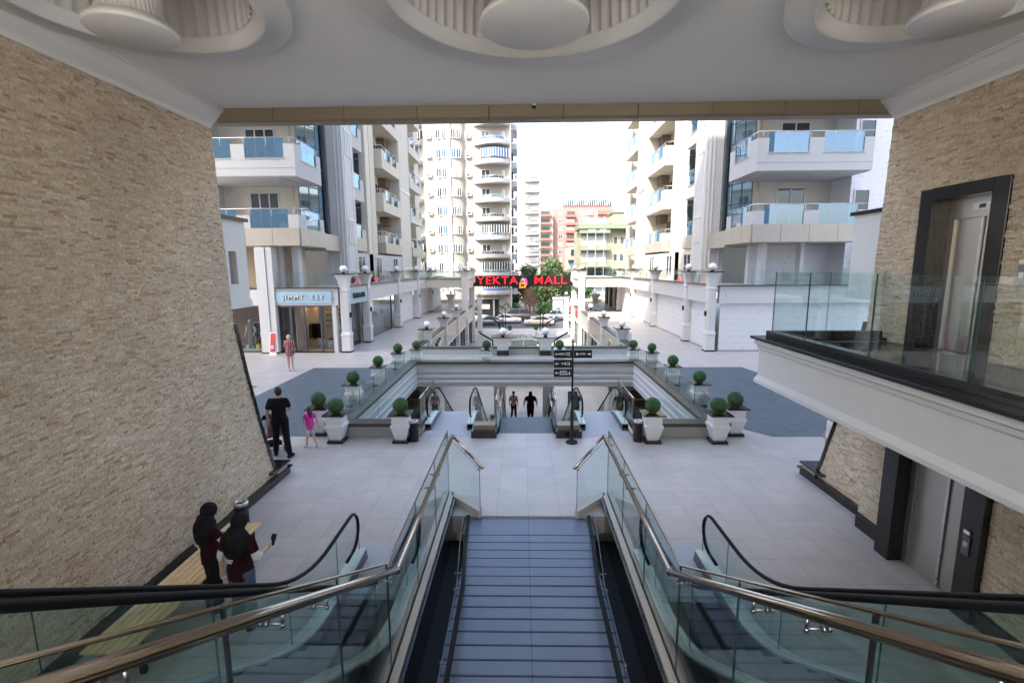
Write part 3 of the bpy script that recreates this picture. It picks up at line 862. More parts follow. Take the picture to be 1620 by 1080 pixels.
# ================================================================ ESCALATORS
def escalator(label, loc, rotz, rise, flat_top=False, deco=True, newel_gap=.50, glassm='glass_escalator', decal=True, sl=.577):
    """local frame: bottom landing at y=0 looking up -y... rises towards -y; width centred on x=0"""
    t = thing('escalator', label, 'escalator', loc, rotz, 'escalators of the mall')
    hw = newel_gap
    L = rise/sl
    yb = -1.66                  # where the slope would start
    yt = yb-L                   # where it ends
    def ramp_(y, r=.75):
        if y >= yb+r: v = 0
        elif y >= yb-r: v = sl*(yb+r-y)**2/(4*r)
        else: v = sl*(yb-y)
        if y <= yt-r: return rise
        if y <= yt+r: return rise-sl*(y-yt+r)**2/(4*r)
        return v
    def base(y): return min(rise, max(0, sl*(yb-y)))
    path = []
    hr = .95; rad = .30
    cy, cz = -.05, hr-rad
    for a in range(-90, 91, 18):
        path.append((cy+rad*math.cos(R(a)), cz+rad*math.sin(R(a))))
    y = -.45
    while y > yb-.8: path.append((y, hr+ramp_(y))); y -= .2
    path.append((yb-.8, hr+ramp_(yb-.8)))
    y = yt+.8; path.append((y, hr+ramp_(y)))
    while y > yt-.8: y -= .2; path.append((y, hr+ramp_(y)))
    top = [(yt-1.5, rise+hr)]
    for a in range(90, -91, -18):
        top.append((yt-1.5-rad*math.cos(R(a)), rise+hr-rad+rad*math.sin(R(a))))
    path += top
    for s in (-1, 1):
        x = s*hw
        g = MB(); g.tube([(x, a, b) for a, b in path], .027, 12, sq=.85)
        g.tube([(x, a, b-.03 if 0 else b) for a, b in path[:1]]+[(x, cy-.25, cz-rad)], .026, 10)
        g.obj('handrail', 'rubber', t)
        # glass: fan between handrail and skirting
        def skirt(y): return ramp_(y+.12)+.22
        gl = [p for p in path[5:-5]]
        segs = []
        inner = []
        for (a, b) in gl:
            inner.append((a, b-.03))
        # dense slope samples
        pts = []
        for (a, b), (c, d) in zip(inner[:-1], inner[1:]):
            kk = max(1, int(abs(c-a)/.5))
            for j in range(kk): pts.append((a+(c-a)*j/kk, b+(d-b)*j/kk))
        pts.append(inner[-1])
        # split into about five panes
        per = max(3, len(pts)//5)
        for q in range(0, len(pts)-1, per):
            seg = pts[q:q+per+1]
            if len(seg) < 2: continue
            g = MB()
            for (a, b), (c, d) in zip(seg[:-1], seg[1:]):
                for xo in (-.006, .006):
                    g.add([(x+xo, a, skirt(a)-.05), (x+xo, c, skirt(c)-.05), (x+xo, c, d), (x+xo, a, b)], [(0, 1, 2, 3)], 0)
            (a, b) = seg[0]
            g.add([(x-.006, a, skirt(a)-.05), (x+.006, a, skirt(a)-.05), (x+.006, a, b), (x-.006, a, b)], [(0, 1, 2, 3)], 1)
            g.obj('glass_panel', [glassm, 'glass_edge'], t)
        # skirting: pale inner deck and outer cladding
        sk = [(.35, .0)]+[(y, skirt(y)) for y in (.30, 0, -.3, -.6, -.8, -1.0, -1.2, -1.4, -1.6, -1.8, -2.0, -2.2, -2.5)]+[(yt+.9, skirt(yt+.9)), (yt+.5, skirt(yt+.5)), (yt, skirt(yt)), (yt-.5, skirt(yt-.5)), (yt-.9, rise+.22), (yt-1.8, rise+.22)]
        g = MB()
        for (a, b), (c, d) in zip(sk[:-1], sk[1:]):
            g.prism([(a, b-.03), (a, b), (c, d), (c, d-.03)], x-s*.10, x+s*.088, 'x')
        g.obj('deck', 'skirt_metal', t)
        g = MB()
        low = [(.35, -.02), (-1.2, -.02)] if rise > 0 else []
        outer = [(.34, -.01)]+[(a, b-.031) for a, b in sk]+[(yt-1.8, rise-.7), (yt+.2, rise-.75), (-2.3, -.01)]
        g.prism(outer, x+s*.085, x+s*.065, 'x')
        g.obj('outer_cladding', 'steel_dark', t)
        g = MB(); g.prism([(.30, -.01)]+[(a, b-.031) for a, b in sk]+[(yt-1.8, rise-.2), (yt, rise-.2), (-1.75, -.01)], x-s*.10, x-s*.085, 'x')
        g.obj('skirt_panel', 'steel_dark', t)
        if decal:
            g = MB()
            for k, cm in enumerate((0, 0, 1)):
                yy = -.75-.1*k; zz = skirt(yy)+.004; dz = (skirt(yy-.03)-skirt(yy+.03))
                vs = [(x-s*.05+.035*math.cos(2*PI*j/14), yy+.038*math.sin(2*PI*j/14), zz-(math.sin(2*PI*j/14))*dz*.63) for j in range(14)]
                g.add(vs, [tuple(range(14))], 0)
                vs = [(v[0]*.6+(x-s*.05)*.4, v[1]*.6+yy*.4, v[2]*.6+zz*.4+.001) for v in vs]
                g.add(vs, [tuple(range(14))], 1)
            g.obj('safety_symbols', ['steel_dark', 'sign_blue'], t)
    # steps
    g = MB()
    n = int(L/.4)+2
    g.box(-hw+.10, hw-.10, yb-.2, -.55, -.3, .0)
    for i in range(n):
        y1 = yb-.4*i-.2; z = min(rise, base(yb-.4*i-.4))
        g.box(-hw+.10, hw-.10, y1-.4, y1, z-.3, z)
    g.obj('steps', 'step_metal', t)
    g = MB(); g.box(-hw-.13, hw+.13, -.55, .85, -.0, .012); g.obj('landing_plate', 'skirt_plate' if 'skirt_plate' in M else 'steel', t)
    g = MB(); g.box(-hw+.1, hw-.1, -.68, -.55, 0, .018); g.obj('comb_plate', 'step_metal', t)
    MB().box(-hw+.1, hw-.1, yt-2.2, yt+.1, rise-.05, rise+.008).obj('upper_plate', 'skirt_plate', t)
    g = MB(); g.prism([(-1.9, -.31), (-1.9, -.3), (yt, rise-.3), (yt-2, rise-.3), (yt-2, rise-.8), (yt+.4, rise-.8)], -hw-.1, hw+.1, 'x')
    g.obj('truss', 'black_matte', t)
    return t, yt, path
mat('skirt_plate', (.40, .41, .45), .6, .0, noise=.05, nscale=4)
mat('kerb_stone', (.34, .34, .31), .4, noise=.1, nscale=15)
E1, yt, hp = escalator('escalator beside the beige stone wall rising towards the viewer', (-2.28, 7.0, 0), 0, 3.40, sl=.69)
E2, _, _ = escalator('escalator under the gallery rising towards the viewer', (2.28, 7.0, 0), 0, 3.40, sl=.69)
# upper floor where the photographer stands
mb = MB(); mb.box(-5.6, -2.9, -6, .6, 3.0, 3.38); mb.box(2.9, 4.3, -6, .6, 3.0, 3.38); mb.box(-2.9, 2.9, -6, -.95, 3.0, 3.38)
struct(mb.obj('upper_floor', 'bounce_stone'))
struct(MB().box(-30, 30, -60, -6, 3.0, 3.38).obj('bounce_ground', 'bounce_stone'))  # unseen bright ground added behind the viewer to bounce sunlight into the passage
# ================================================================ FIRST OPENING (escalators and stairs to the level below)
t = thing('glass_balustrade', 'glass balustrade with bronze cap round the opening over the lower escalators', 'balustrade')
ribs = [(-.02, .33), (-.02, .22), (-.06, .20), (-.06, .06), (-.09, .04), (-.09, -.10), (-.05, -.13), (-.05, -.22), (-.10, -.25), (-.10, -.36), (-.06, -.39), (-.06, -.47), (-.12, -.50), (-.12, -.60), (-.08, -.63), (-.08, -.76)]
MB().box(-5.62, -3.05, 13.12, 13.38, 0, .33).obj('low_wall', 'kerb_stone', t)
MB().box(3.05, 5.62, 13.12, 13.38, 0, .33).obj('low_wall', 'kerb_stone', t)
g = MB()
g.prism([(22.2+a, b) for a, b in ribs]+[(22.5, -.76), (22.5, .33)], -5.1, 5.1, 'x')
for s in (-1, 1):
    g.prism([(s*(5.13+a), b) for a, b in ribs]+[(s*5.42, -.76), (s*5.42, .33)], 13.4, 22.5, 'y')
g.prism([(13.36, .33), (13.42, .2), (13.42, -.76), (13.3, -.76), (13.3, .33)], -5.1, -3.15, 'x')
g.prism([(13.36, .33), (13.42, .2), (13.42, -.76), (13.3, -.76), (13.3, .33)], 3.15, 5.1, 'x')
g.obj('ribbed_fascia', 'white_paint', t)
g = MB()
g.box(-5.7, -3.0, 13.05, 13.5, .33, .43); g.box(3.0, 5.7, 13.05, 13.5, .33, .43)
g.box(-5.50, -5.02, 13.5, 22.05, .33, .43); g.box(5.02, 5.50, 13.5, 22.05, .33, .43)
g.box(-5.5, 5.5, 22.05, 22.6, .33, .43)
g.obj('cap', 'bronze_cap', t, bevel=.006)

glass_run(t, (-5.4, 13.3), (-3.05, 13.3), .43, 1.06, 2); glass_run(t, (3.05, 13.3), (5.4, 13.3), .43, 1.06, 2)
glass_run(t, (-5.3, 13.4), (-5.3, 22.3), .43, 1.06, 6); glass_run(t, (5.3, 13.4), (5.3, 22.3), .43, 1.06, 6)
glass_run(t, (-5.2, 22.35), (5.2, 22.35), .43, 1.06, 6)
# side glass of the landing
for s in (-1, 1):
    pane((s*3.05, 13.35), (s*3.05, 15.6), .02, 1.06).obj('glass_panel', ['glass', 'glass_edge'], t)
for s in (-1, 1):
    MB().tube([(s*3.05, 13.35, 1.07), (s*3.05, 15.6, 1.07)], .022, 8).obj('top_rail', 'bronze_tube', t)
    MB().box(s*3.0, s*3.1, 13.2, 15.6, 0, .06).obj('base_channel', 'bronze_tube', t)
# lower escalators and stair
g = MB(); g.box(-3.0, -.85, 13.2, 14.0, -.3, 0.004); g.box(.85, 3.0, 13.2, 14.0, -.3, .004)
struct(g.obj('landing', 'skirt_plate'))
escalator('left escalator going down to the lower level inside the glass balustrade', (-2.28, 24.1, LOW), 0, 4.0, newel_gap=.63, decal=False)
escalator('right escalator going down to the lower level inside the glass balustrade', (2.28, 24.1, LOW), 0, 4.0, newel_gap=.63, decal=False)
t = thing('stairs', 'narrow dark stairs going down between the two far escalators', 'stairs', (0, 13.5, 0))
g = MB(); g.box(-.78, .78, -.02, 1.5, -.3, .004)
for i in range(23): g.box(-.78, .78, 1.5+i*.3, 1.8+i*.3, -(i+1)*.1739-.25, -(i+1)*.1739)
g.obj('treads', 'slate_dark' if 'slate_dark' in M else 'slate_tile', t)
for s in (-1, 1):
    g = MB(); g.prism([(-.1, -.5), (-.1, .2), (1.5, .2), (8.4, -3.8), (8.4, -4.0), (7, -4.0)], s*.80, s*.92, 'x'); g.obj('side_wall', 'black_granite', t)
    for k in range(5):
        ya, yb2 = -.05+k*1.6, -.05+(k+1)*1.6-.03
        f = lambda y: 0 if y < 1.5 else -(y-1.5)*.58
        pane((s*.86, ya), (s*.86, yb2), .2+f(ya), .98+f(ya), .012, .2+f(yb2), .98+f(yb2)).obj('glass_panel', ['glass', 'glass_edge'], t)
    g = MB(); g.tube([(s*.86, -.05, 1.0), (s*.86, 1.5, 1.0), (s*.86, 8.2, -2.9)], .025, 8); g.obj('handrail', 'bronze_tube', t)
    g = MB(); g.tube([(s*.74, -.05, .8), (s*.74, 1.5, .8), (s*.74, 8.2, -3.1)], .018, 8)
    for y in (0, .9, 1.7): g.cyl((s*.80-.03, y, .8 if y < 1.5 else .7), .01, .08, 8, axis='x')
    g.obj('inner_rail', 'bronze_tube', t)
for s in (-1, 1):
    t2 = thing('landing_plinth', 'low black plinth with brown top between the %s escalator and the dark stairs' % ('left' if s < 0 else 'right'), 'plinth', (s*1.2, 13.3, 0))
    MB().box(-.36, .36, -.25, .35, 0, .2).obj('base', 'black_granite', t2, bevel=.005)
    MB().box(-.31, .31, -.1, .3, .2, .33).obj('top_panel', 'bronze_panel', t2)
    pane((-.3, .32), (.3, .32), .2, 1.25).obj('glass_panel', ['glass', 'glass_edge'], t2)

# lower level below and behind the opening
t = thing('lower_level_walls', 'white columns and beige walls of the level under the plaza', 'wall')
for s in (-1, 1):
    g = MB(); g.box(s*1.1, s*1.65, 27.7, 28.3, LOW, -.4); g.obj('column', 'white_paint', t)
    g = MB(); g.box(s*1.65, s*1.78, 27.7, 28.3, LOW, -.4); g.obj('column_side', 'plaster_beige', t)
    MB().box(s*5.2, s*12, 24.2, 24.5, LOW, -.36).obj('back_wall', 'plaster_beige', t)
    MB().box(s*4.3, s*4.75, 23.6, 24.1, LOW, -.36).obj('column', 'white_paint', t)
    MB().box(s*5.4, s*6.2, 24.12, 24.19, LOW, -1.5).obj('doorway', 'wood_dark', t)
    MB().box(s*12, s*12.2, 13, 24.4, LOW, -.36).obj('side_wall', 'plaster_beige', t)
MB().box(-12, 12, 9.5, 9.7, LOW, -.36).obj('front_wall', 'plaster_white', t)
g = MB(); g.box(-.35, .35, -.03, .03, .1, 1.6); g.box(-.3, .3, -.15, .15, 0, .1)
sb = thing('poster_stand', 'dark poster stand on the lower floor beside the white column', 'stand', (2.9, 27.5, LOW))
g.obj('frame', 'black_matte', sb); MB().box(-.3, .3, -.036, -.031, .2, 1.5).obj('sheet', 'steel_dark', sb)
sb = thing('poster_stand', 'pale purple advertising panel beside the right lower escalator', 'stand', (4.6, 16.6, LOW))
MB().box(-.5, .5, -.03, .03, 2.2, 3.4).obj('frame', 'steel', sb); MB().box(-.45, .45, -.036, -.031, 2.25, 3.35).obj('sheet', 'stroller_print', sb)
MB().cyl((0, 0, 0), .04, 2.2).obj('pole', 'steel', sb)

# ================================================================ PLANTERS
def ball_mesh(r=.21):
    rnd = random.Random(3)
    g = MB(); g.sphere((0, 0, 0), r*.93, 20, 14, 0)
    for i in range(3600):
        u, v = rnd.uniform(-1, 1), rnd.uniform(0, 2*PI)
        q = math.sqrt(1-u*u); d = Vector((q*math.cos(v), q*math.sin(v), u))
        p = d*r*(rnd.uniform(.91, 1.04) if rnd.random() > .05 else rnd.uniform(1.03, 1.10))*(1+.025*math.sin(5*v+3*u)*math.cos(4*u))
        a = d.orthogonal().normalized(); a.rotate(Matrix.Rotation(rnd.uniform(0, 6.28), 3, d))
        nn = (d+a*rnd.uniform(-.9, .9)).normalized(); b = nn.cross(a).normalized(); a = b.cross(nn)
        s_ = rnd.uniform(.010, .019)
        g.add([p-a*s_, p-b*s_*.5, p+a*s_, p+b*s_*.5], [(0, 1, 2, 3)], rnd.choice((0, 1, 1, 1)))
    return g
pl = thing('planter', '', 'planter', (0, 0, 0), 0, 'white planters with clipped green balls')
g = MB(); g.flared(0, 0, [(.22, 0), (.22, .07), (.19, .075)]); g.obj('base', 'black_granite', pl, bevel=.004)
g = MB(); g.flared(0, 0, [(.14, .07), (.155, .10), (.235, .42), (.25, .44), (.25, .51), (.23, .53), (.22, .54), (.22, .73), (.25, .76), (.25, .785)])
g.obj('pot', 'pot_white', pl, bevel=.006)
MB().flared(0, 0, [(.30, .785), (.30, .82)]).obj('cap', 'black_granite', pl, bevel=.004)
MB().cyl((0, 0, .82), .10, .02).obj('soil', 'bark', pl)
ball_mesh().obj('topiary_ball', ['leaf_dark', 'leaf_mid'], pl, (0, 0, 1.03))
pos = [(-5.25, 12.80, 'at the left end of the front glass balustrade'), (5.22, 12.80, 'at the right end of the front glass balustrade, before another planter'),
       (-3.46, 12.82, 'beside the black bin left of the far escalators'), (3.44, 12.82, 'beside the black bin right of the far escalators'),
       (-5.98, 13.4, 'behind the front left corner planter, next to the girl in pink'), (5.92, 13.4, 'just behind the front right corner planter at the dark paving'),
       (-5.98, 16.27, 'left of the opening over the dark paving, second from the corner'), (5.95, 16.27, 'on the right side of the opening, second from the corner'),
       (-5.98, 19.23, 'on the left side of the opening, third from the corner'), (5.95, 19.23, 'on the right side of the opening, third from the corner'),
       (-5.98, 22.4, 'on the left side of the opening, farthest along the dark paving'), (5.95, 22.4, 'on the right side of the opening, farthest along the dark paving'),
       (-5.3, 23.35, 'at the left end of the walkway between the two openings'), (5.3, 23.35, 'at the right end of the walkway between the two openings'),
       (-1.85, 23.35, 'on the walkway left of the middle, before the left globe pedestal'), (1.72, 23.35, 'on the walkway behind the black direction sign')]
for i, (x, y, lb) in enumerate(pos):
    lb = 'white green-ball planter ' + lb
    if i == 0: pl.location = (x, y, 0); pl['label'] = lb
    else: dup(pl, (x, y, 0), 0, lb)
for i, o in enumerate([o for o in bpy.data.objects if o.name.startswith('topiary_ball')]): o.rotation_euler = (.3*i, .5*i, 1.1*i); o.scale = (1+.03*math.sin(i*2.1), 1+.03*math.cos(i*1.3), .96+.04*math.sin(i))

# ================================================================ BINS, BENCH, SIGN POST
bn = thing('litter_bin', 'round black litter bin with steel rim beside the left planter at the escalators', 'bin', (-3.13, 12.86, 0), 0, 'round black litter bins')
g = MB(); g.lathe([(.001, 0), (.125, 0), (.125, .03), (.118, .04), (.118, .53), (.001, .53)], n=28); g.obj('body', 'black_matte', bn)
g = MB(); g.lathe([(.120, .53), (.125, .54), (.125, .575), (.118, .59), (.085, .595), (.072, .57), (.072, .54)], n=28); g.obj('rim', 'steel', bn)
dup(bn, (3.07, 12.86, 0), 0, 'round black litter bin with steel rim beside the right planter at the escalators')
dup(bn, (-5.22, 8.12, 0), 0, 'round black litter bin with steel rim at the end of the wooden bench')
t = thing('bench', 'slatted light wooden bench with black legs along the left stone wall', 'bench', (-4.87, 6.3, 0))
for k in range(6):
    x = -.29+k*.097
    MB().box(x, x+.078, -1.5, 1.36, .42, .452).obj('slat', 'wood_bench', t, bevel=.004)
g = MB()
for y in (-1.3, -.1, 1.1):
    g.box(-.26, .26, y, y+.06, .37, .42)
g.obj('frame', 'black_matte', t)
for y in (-1.3, -.1, 1.1):
    for x in (-.26, .2):
        MB().box(x, x+.06, y, y+.06, 0, .37).obj('leg', 'black_matte', t)

t = thing('direction_sign', 'black direction signpost with four arrow boards before the far stairs', 'signpost', (1.24, 12.72, 0))
g = MB(); g.lathe([(.001, 0), (.16, 0), (.16, .03), (.15, .045), (.05, .05), (.045, .9), (.03, .93), (.024, 2.83), (.026, 2.86), (.001, 2.88)], n=20)
g.obj('post', 'black_matte', t)
def sboard(x0, x1, zc, words_, left=True):
    f = MB(); f.box(x0, x1, -.045, -.025, zc-.105, zc+.105); f.box(x0-.006, x1+.006, -.04, -.02, zc-.111, zc+.111, 1); b = f.obj('arrow_board', ['black_matte', 'steel_dark'], t)
    c = (x0+x1)/2
    ax = x0+.07 if left else x1-.07
    d = 1 if left else -1
    a = MB(); a.prism([(ax-d*.045, zc), (ax, zc+.04), (ax-d*.005, zc+.012), (ax+d*.05, zc+.012), (ax+d*.05, zc-.012), (ax-d*.005, zc-.012), (ax, zc-.04)], -.049, -.0455, 'y')
    a.obj('arrow', 'letter_white', b)
    for k, wd in enumerate(words_):
        zz = zc+(.032 if len(words_) == 2 else 0)-.066*k
        text_mesh('lettering', wd, .075, .001, 'letter_white', b, (c+(.02 if left else -.02), -.047, zz), (PI/2, 0, 0), .001)
sboard(-.50, -.03, 2.47, ['MESCİT']); sboard(.03, .50, 2.47, ['ATM'], False)
sboard(-.50, -.03, 2.21, ['WC']); sboard(-.50, -.03, 1.96, ['BEBEK', 'BAKIM'])
# pictograms
g = MB(); g.box(-.10, -.085, -.049, -.046, 2.42, 2.52); g.box(-.14, -.125, -.049, -.046, 2.42, 2.52)
g.obj('pictogram', 'letter_white', t)
for x in (-.19, -.13, -.09): MB().cyl((x, -.049, 2.245), .011, .003, 8, axis='y').box(x-.01, x+.01, -.049, -.046, 2.17, 2.23).obj('pictogram', 'letter_white', t)
MB().cyl((-.09, -.049, 1.99), .014, .003, 8, axis='y').box(-.11, -.07, -.049, -.046, 1.91, 1.97).obj('pictogram', 'letter_white', t)
MB().box(.08, .14, -.049, -.046, 2.44, 2.50).obj('pictogram', 'letter_white', t)

# ================================================================ SHOP RANGES ON BOTH SIDES
def globe(x, y, z, label, grp='white globe lamps on the pillars', r=.21):
    global GL
    if GL is None:
        GL = thing('globe_lamp', label, 'lamp', (x, y, z), 0, grp)
        MB().cyl((0, 0, 0), .09, .05, 14).obj('foot', 'black_matte', GL)
        MB().sphere((0, 0, .05+.2), .21, 24, 16).obj('globe', 'globe', GL)
    else:
        dup(GL, (x, y, z), 0, label)
GL = None
def pillar(parent, x, y, top=4.42, hw=.22, z0=0, name='pillar', cap=True, sconce=None):
    g = MB()
    g.flared(x, y, [(hw+.03, z0+.08), (hw+.03, z0+.95), (hw+.055, z0+.97), (hw+.055, z0+1.03), (hw+.035, z0+1.05), (hw+.035, z0+1.12), (hw, z0+1.16), (hw, top-.95), (hw+.03, top-.93), (hw+.03, top-.88),
                   (hw, top-.80), (hw+.015, top-.58), (hw+.06, top-.32), (hw+.14, top-.10), (hw+.17, top-.05), (hw+.17, top)])
    p = g.obj(name, 'white_trim', parent, bevel=.005)
    g = MB(); g.flared(x, y, [(hw+.05, z0), (hw+.05, z0+.08)])
    if cap: g.flared(x, y, [(hw+.24, top), (hw+.24, top+.05)])
    g.obj('granite_trim', 'black_granite', p)
    if sconce:
        MB().box(x+sconce[0]*(hw+.002), x+sconce[0]*(hw+.10), y-.06, y+.06, 2.0, 2.28).obj('wall_light', 'black_matte', p)
    # flutes
    g = MB()
    for k in range(3):
        g.box(x-.13+k*.10, x-.08+k*.10, y-hw-.012, y-hw+.01, z0+1.3, top-1.1)
        sgn = -1 if x > 0 else 1
        g.box(x+sgn*(hw-.01), x+sgn*(hw+.012), y-.13+k*.10, y-.08+k*.10, z0+1.3, top-1.1)
    g.obj('flutes', 'white_trim', p)
    return p
FASC = (2.72, 3.70)
PY = [27.3, 31.1, 38.9, 46.2, 53.0]
ORD = ['nearest', 'second', 'third', 'fourth', 'fifth']
shops = {}
for s in (-1, 1):
    side = 'left' if s < 0 else 'right'
    u = 10.15 if s < 0 else 10.45
    t = thing('shop_range', 'white two-level shop range with pillars along the %s side of the plaza' % side, 'building')
    shops[s] = t
    for i, y in enumerate(PY):
        pillar(t, s*u, y, sconce=(-s, 0))
        globe(s*u, y, 4.47, 'white globe lamp on the %s pillar of the %s shop range' % (ORD[i], side))
    # parapet / fascia along the side
    fx = s*(u-.12)
    for a, b in zip(PY, PY[1:]+[62]):
        g = MB(); g.box(fx, fx+s*.3, a+.23, b-.23, FASC[0], FASC[1])
        g.box(fx-s*.03, fx, a+.23, b-.23, FASC[0], FASC[0]+.07); g.box(fx-s*.03, fx, a+.23, b-.23, FASC[1]-.09, FASC[1])
        g.obj('fascia', 'white_paint', t)
        MB().box(fx-s*.10, fx+s*.4, a+.25, b-.25, FASC[1], FASC[1]+.05).obj('parapet_cap', 'bronze_cap', t)
        glass_run(t, (fx+s*.1, a+.5), (fx+s*.1, b-.5), FASC[1]+.05, 4.58, max(2, int((b-a)/2.2)), 'glass_clear')
    # terrace deck
    MB().box(s*(u+.2), s*30, 27.2, 66, 3.35, 3.66).obj('terrace', 'far_tile', t)
    # front range (faces the camera)
    g = MB()
    x0, x1 = (u+.3, 14.15) if s < 0 else (u+.38, 26)
    g.box(s*x0, s*x1, 27.0, 27.4, 2.72, 3.66)
    g.box(s*x0, s*x1, 26.96, 27.0, 2.72, 2.78); g.box(s*x0, s*x1, 26.95, 27.0, 3.56, 3.66)
    g.obj('front_fascia', 'white_paint', t)
    MB().box(s*(x0-.1), s*(x1-.05), 26.88, 27.45, 3.66, 3.71).obj('parapet_cap', 'bronze_cap', t)
    glass_run(t, (s*(x0+.1), 27.2), (s*(x1-.1), 27.2), 3.71, 4.58, 3 if s < 0 else 9, 'glass_clear')
    c = thing('security_camera', 'small white camera on the front fascia of the %s shop range' % side, 'camera', (s*(x0+.22), 26.95, 3.15))
    MB().cyl((-.03, -.16, 0), .035, .16, 10, axis='y').obj('body', 'white_trim', c); MB().cyl((-.03, -.17, 0), .028, .012, 10, axis='y').obj('lens', 'black_matte', c)
# right side: printed hoardings
t = shops[1]
MB().box(10.93, 26, 27.12, 27.2, 0.0, 2.72).obj('hoarding', 'hoarding_front', t)
MB().box(10.9, 26, 27.05, 27.12, 0, .10).obj('hoarding_foot', 'kerb_stone', t)
for a, b in zip(PY[:4], PY[1:]):
    MB().box(10.62, 10.7, a+.3, b-.3, 0, 2.72).obj('hoarding', 'hoarding_side', t)
    MB().box(10.56, 10.62, a+.3, b-.3, 0, .08).obj('hoarding_foot', 'kerb_stone', t)
for k, (a, b) in enumerate(((53.4, 56.2), (56.6, 59.4), (59.8, 62))):
    g = MB(); g.box(10.75, 10.8, a, b, 0, 2.72); w_ = g.obj('shop_window', 'glass_shop', t)
    g = MB()
    for y in (a, (a+b)/2, b-.08): g.box(10.68, 10.76, y, y+.08, 0, 2.72)
    g.box(10.68, 10.76, a, b, 1.9, 1.97); g.obj('window_frame', 'black_matte', w_)
    MB().box(10.5, 10.9, b, b+.4, 0, 2.72).obj('pier', 'warm_white', t)
MB().box(15, 15.2, 53, 62, 0, 2.7).obj('back_wall', 'plaster_beige', t)
# left side bays
t = shops[-1]
for i, (a, b) in enumerate(zip(PY, PY[1:]+[62])):
    if i < 2:
        wn_ = MB().box(-10.62, -10.6, a+.36, b-.36, .12, 2.72).obj('shop_window', 'glass_shop', t)
        g = MB(); g.box(-10.64, -10.55, a+.34, a+.42, .0, 2.72); g.box(-10.64, -10.55, b-.42, b-.34, .0, 2.72); g.box(-10.64, -10.55, a+.42, b-.42, 0, .12); g.box(-10.64, -10.55, a+.42, b-.42, 2.64, 2.72)
        g.obj('window_frame', 'steel_dark', wn_)
        MB().box(-15, -10.7, a+.36, b-.36, -.0, .02).obj('shop_floor', 'far_tile', t)
        MB().box(-13.2, -13.1, a+.2, b-.2, 0, 2.72).obj('back_wall', 'plaster_white' if i else 'plaster_beige', t)
    else:
        MB().box(-10.55, -10.47, a+.3, b-.3, 0, 2.72).obj('hoarding', 'hoarding_side', t)
        MB().box(-10.47, -10.41, a+.3, b-.3, 0, .08).obj('hoarding_foot', 'kerb_stone', t)
# shop signs
sg = MB().box(-10.06, -10.0, 27.75, 30.65, 2.8, 3.55).obj('sign_panel', 'sign_blue', t)
text_mesh('lettering', 'VELLA DIA', .42, .03, 'letter_black', sg, (-9.97, 29.2, 3.15), (PI/2, 0, PI/2), .01, 1.1)
# blue shop facing the camera
sg = MB().box(-13.95, -10.78, 26.93, 26.99, 2.82, 3.50).obj('sign_panel', 'sign_blue', t)
text_mesh('letter_shadow', 'JIMMY  KEY', .36, .02, 'curtain_dark', sg, (-12.355, 26.925, 3.143), (PI/2, 0, 0), .008, .95, 1.4)
text_mesh('lettering', 'JIMMY  KEY', .36, .012, 'letter_white', sg, (-12.37, 26.90, 3.155), (PI/2, 0, 0), .0, .95, 1.4)
# its doors
fr = MB()
fr.box(-13.95, -13.87, 27.15, 27.25, 0, 2.72); fr.box(-10.92, -10.82, 27.15, 27.25, 0, 2.72); fr.box(-13.87, -10.92, 27.15, 27.25, 2.60, 2.72)
fr.box(-13.35, -13.2, 27.15, 27.25, 0, 2.6); fr.box(-12.55, -12.45, 27.16, 27.25, 0, 2.6); fr.box(-11.6, -11.5, 27.16, 27.25, 0, 2.6)
fr.box(-13.35, -12.5, 27.15, 27.25, 0, .1)
df = fr.obj('door_frame', 'steel_dark', t)
MB().box(-13.2, -12.55, 27.19, 27.2, .1, 2.6).obj('door_glass', 'glass_shop', df)
MB().box(-13.87, -13.35, 27.19, 27.2, .1, 2.6).obj('door_glass', 'glass_shop', df)
MB().box(-11.5, -10.92, 27.19, 27.2, .1, 2.6).obj('door_glass', 'glass_shop', df)
MB().box(-10.82, -10.6, 27.0, 27.4, 0, 2.72).obj('door_pier', 'white_paint', t)
MB().box(-13.9, -10.7, 27.05, 27.14, 0, .07).obj('granite_foot', 'black_granite', t)
# tall column and display window left of it
g = MB(); g.box(-14.88, -14.32, 26.8, 27.5, 0.07, 5.95); g.box(-14.30, -13.96, 26.85, 27.5, 0.07, 5.95); g.obj('tall_column', 'white_paint', t)
MB().box(-14.91, -13.94, 26.77, 27.45, 0, .07).obj('granite_foot', 'black_granite', t)
MB().box(-22, -14.88, 27.0, 27.4, 2.72, 3.6).obj('front_fascia', 'white_paint', t)
wn_ = MB().box(-18.4, -14.9, 27.15, 27.16, .1, 2.66).obj('display_window', 'glass_shop', t)
g = MB(); g.box(-18.5, -14.9, 27.1, 27.2, 2.63, 2.72); g.box(-18.5, -14.9, 27.1, 27.2, 0, .12); g.box(-18.5, -18.42, 27.1, 27.2, .1, 2.65); g.obj('window_frame', 'steel_dark', wn_)
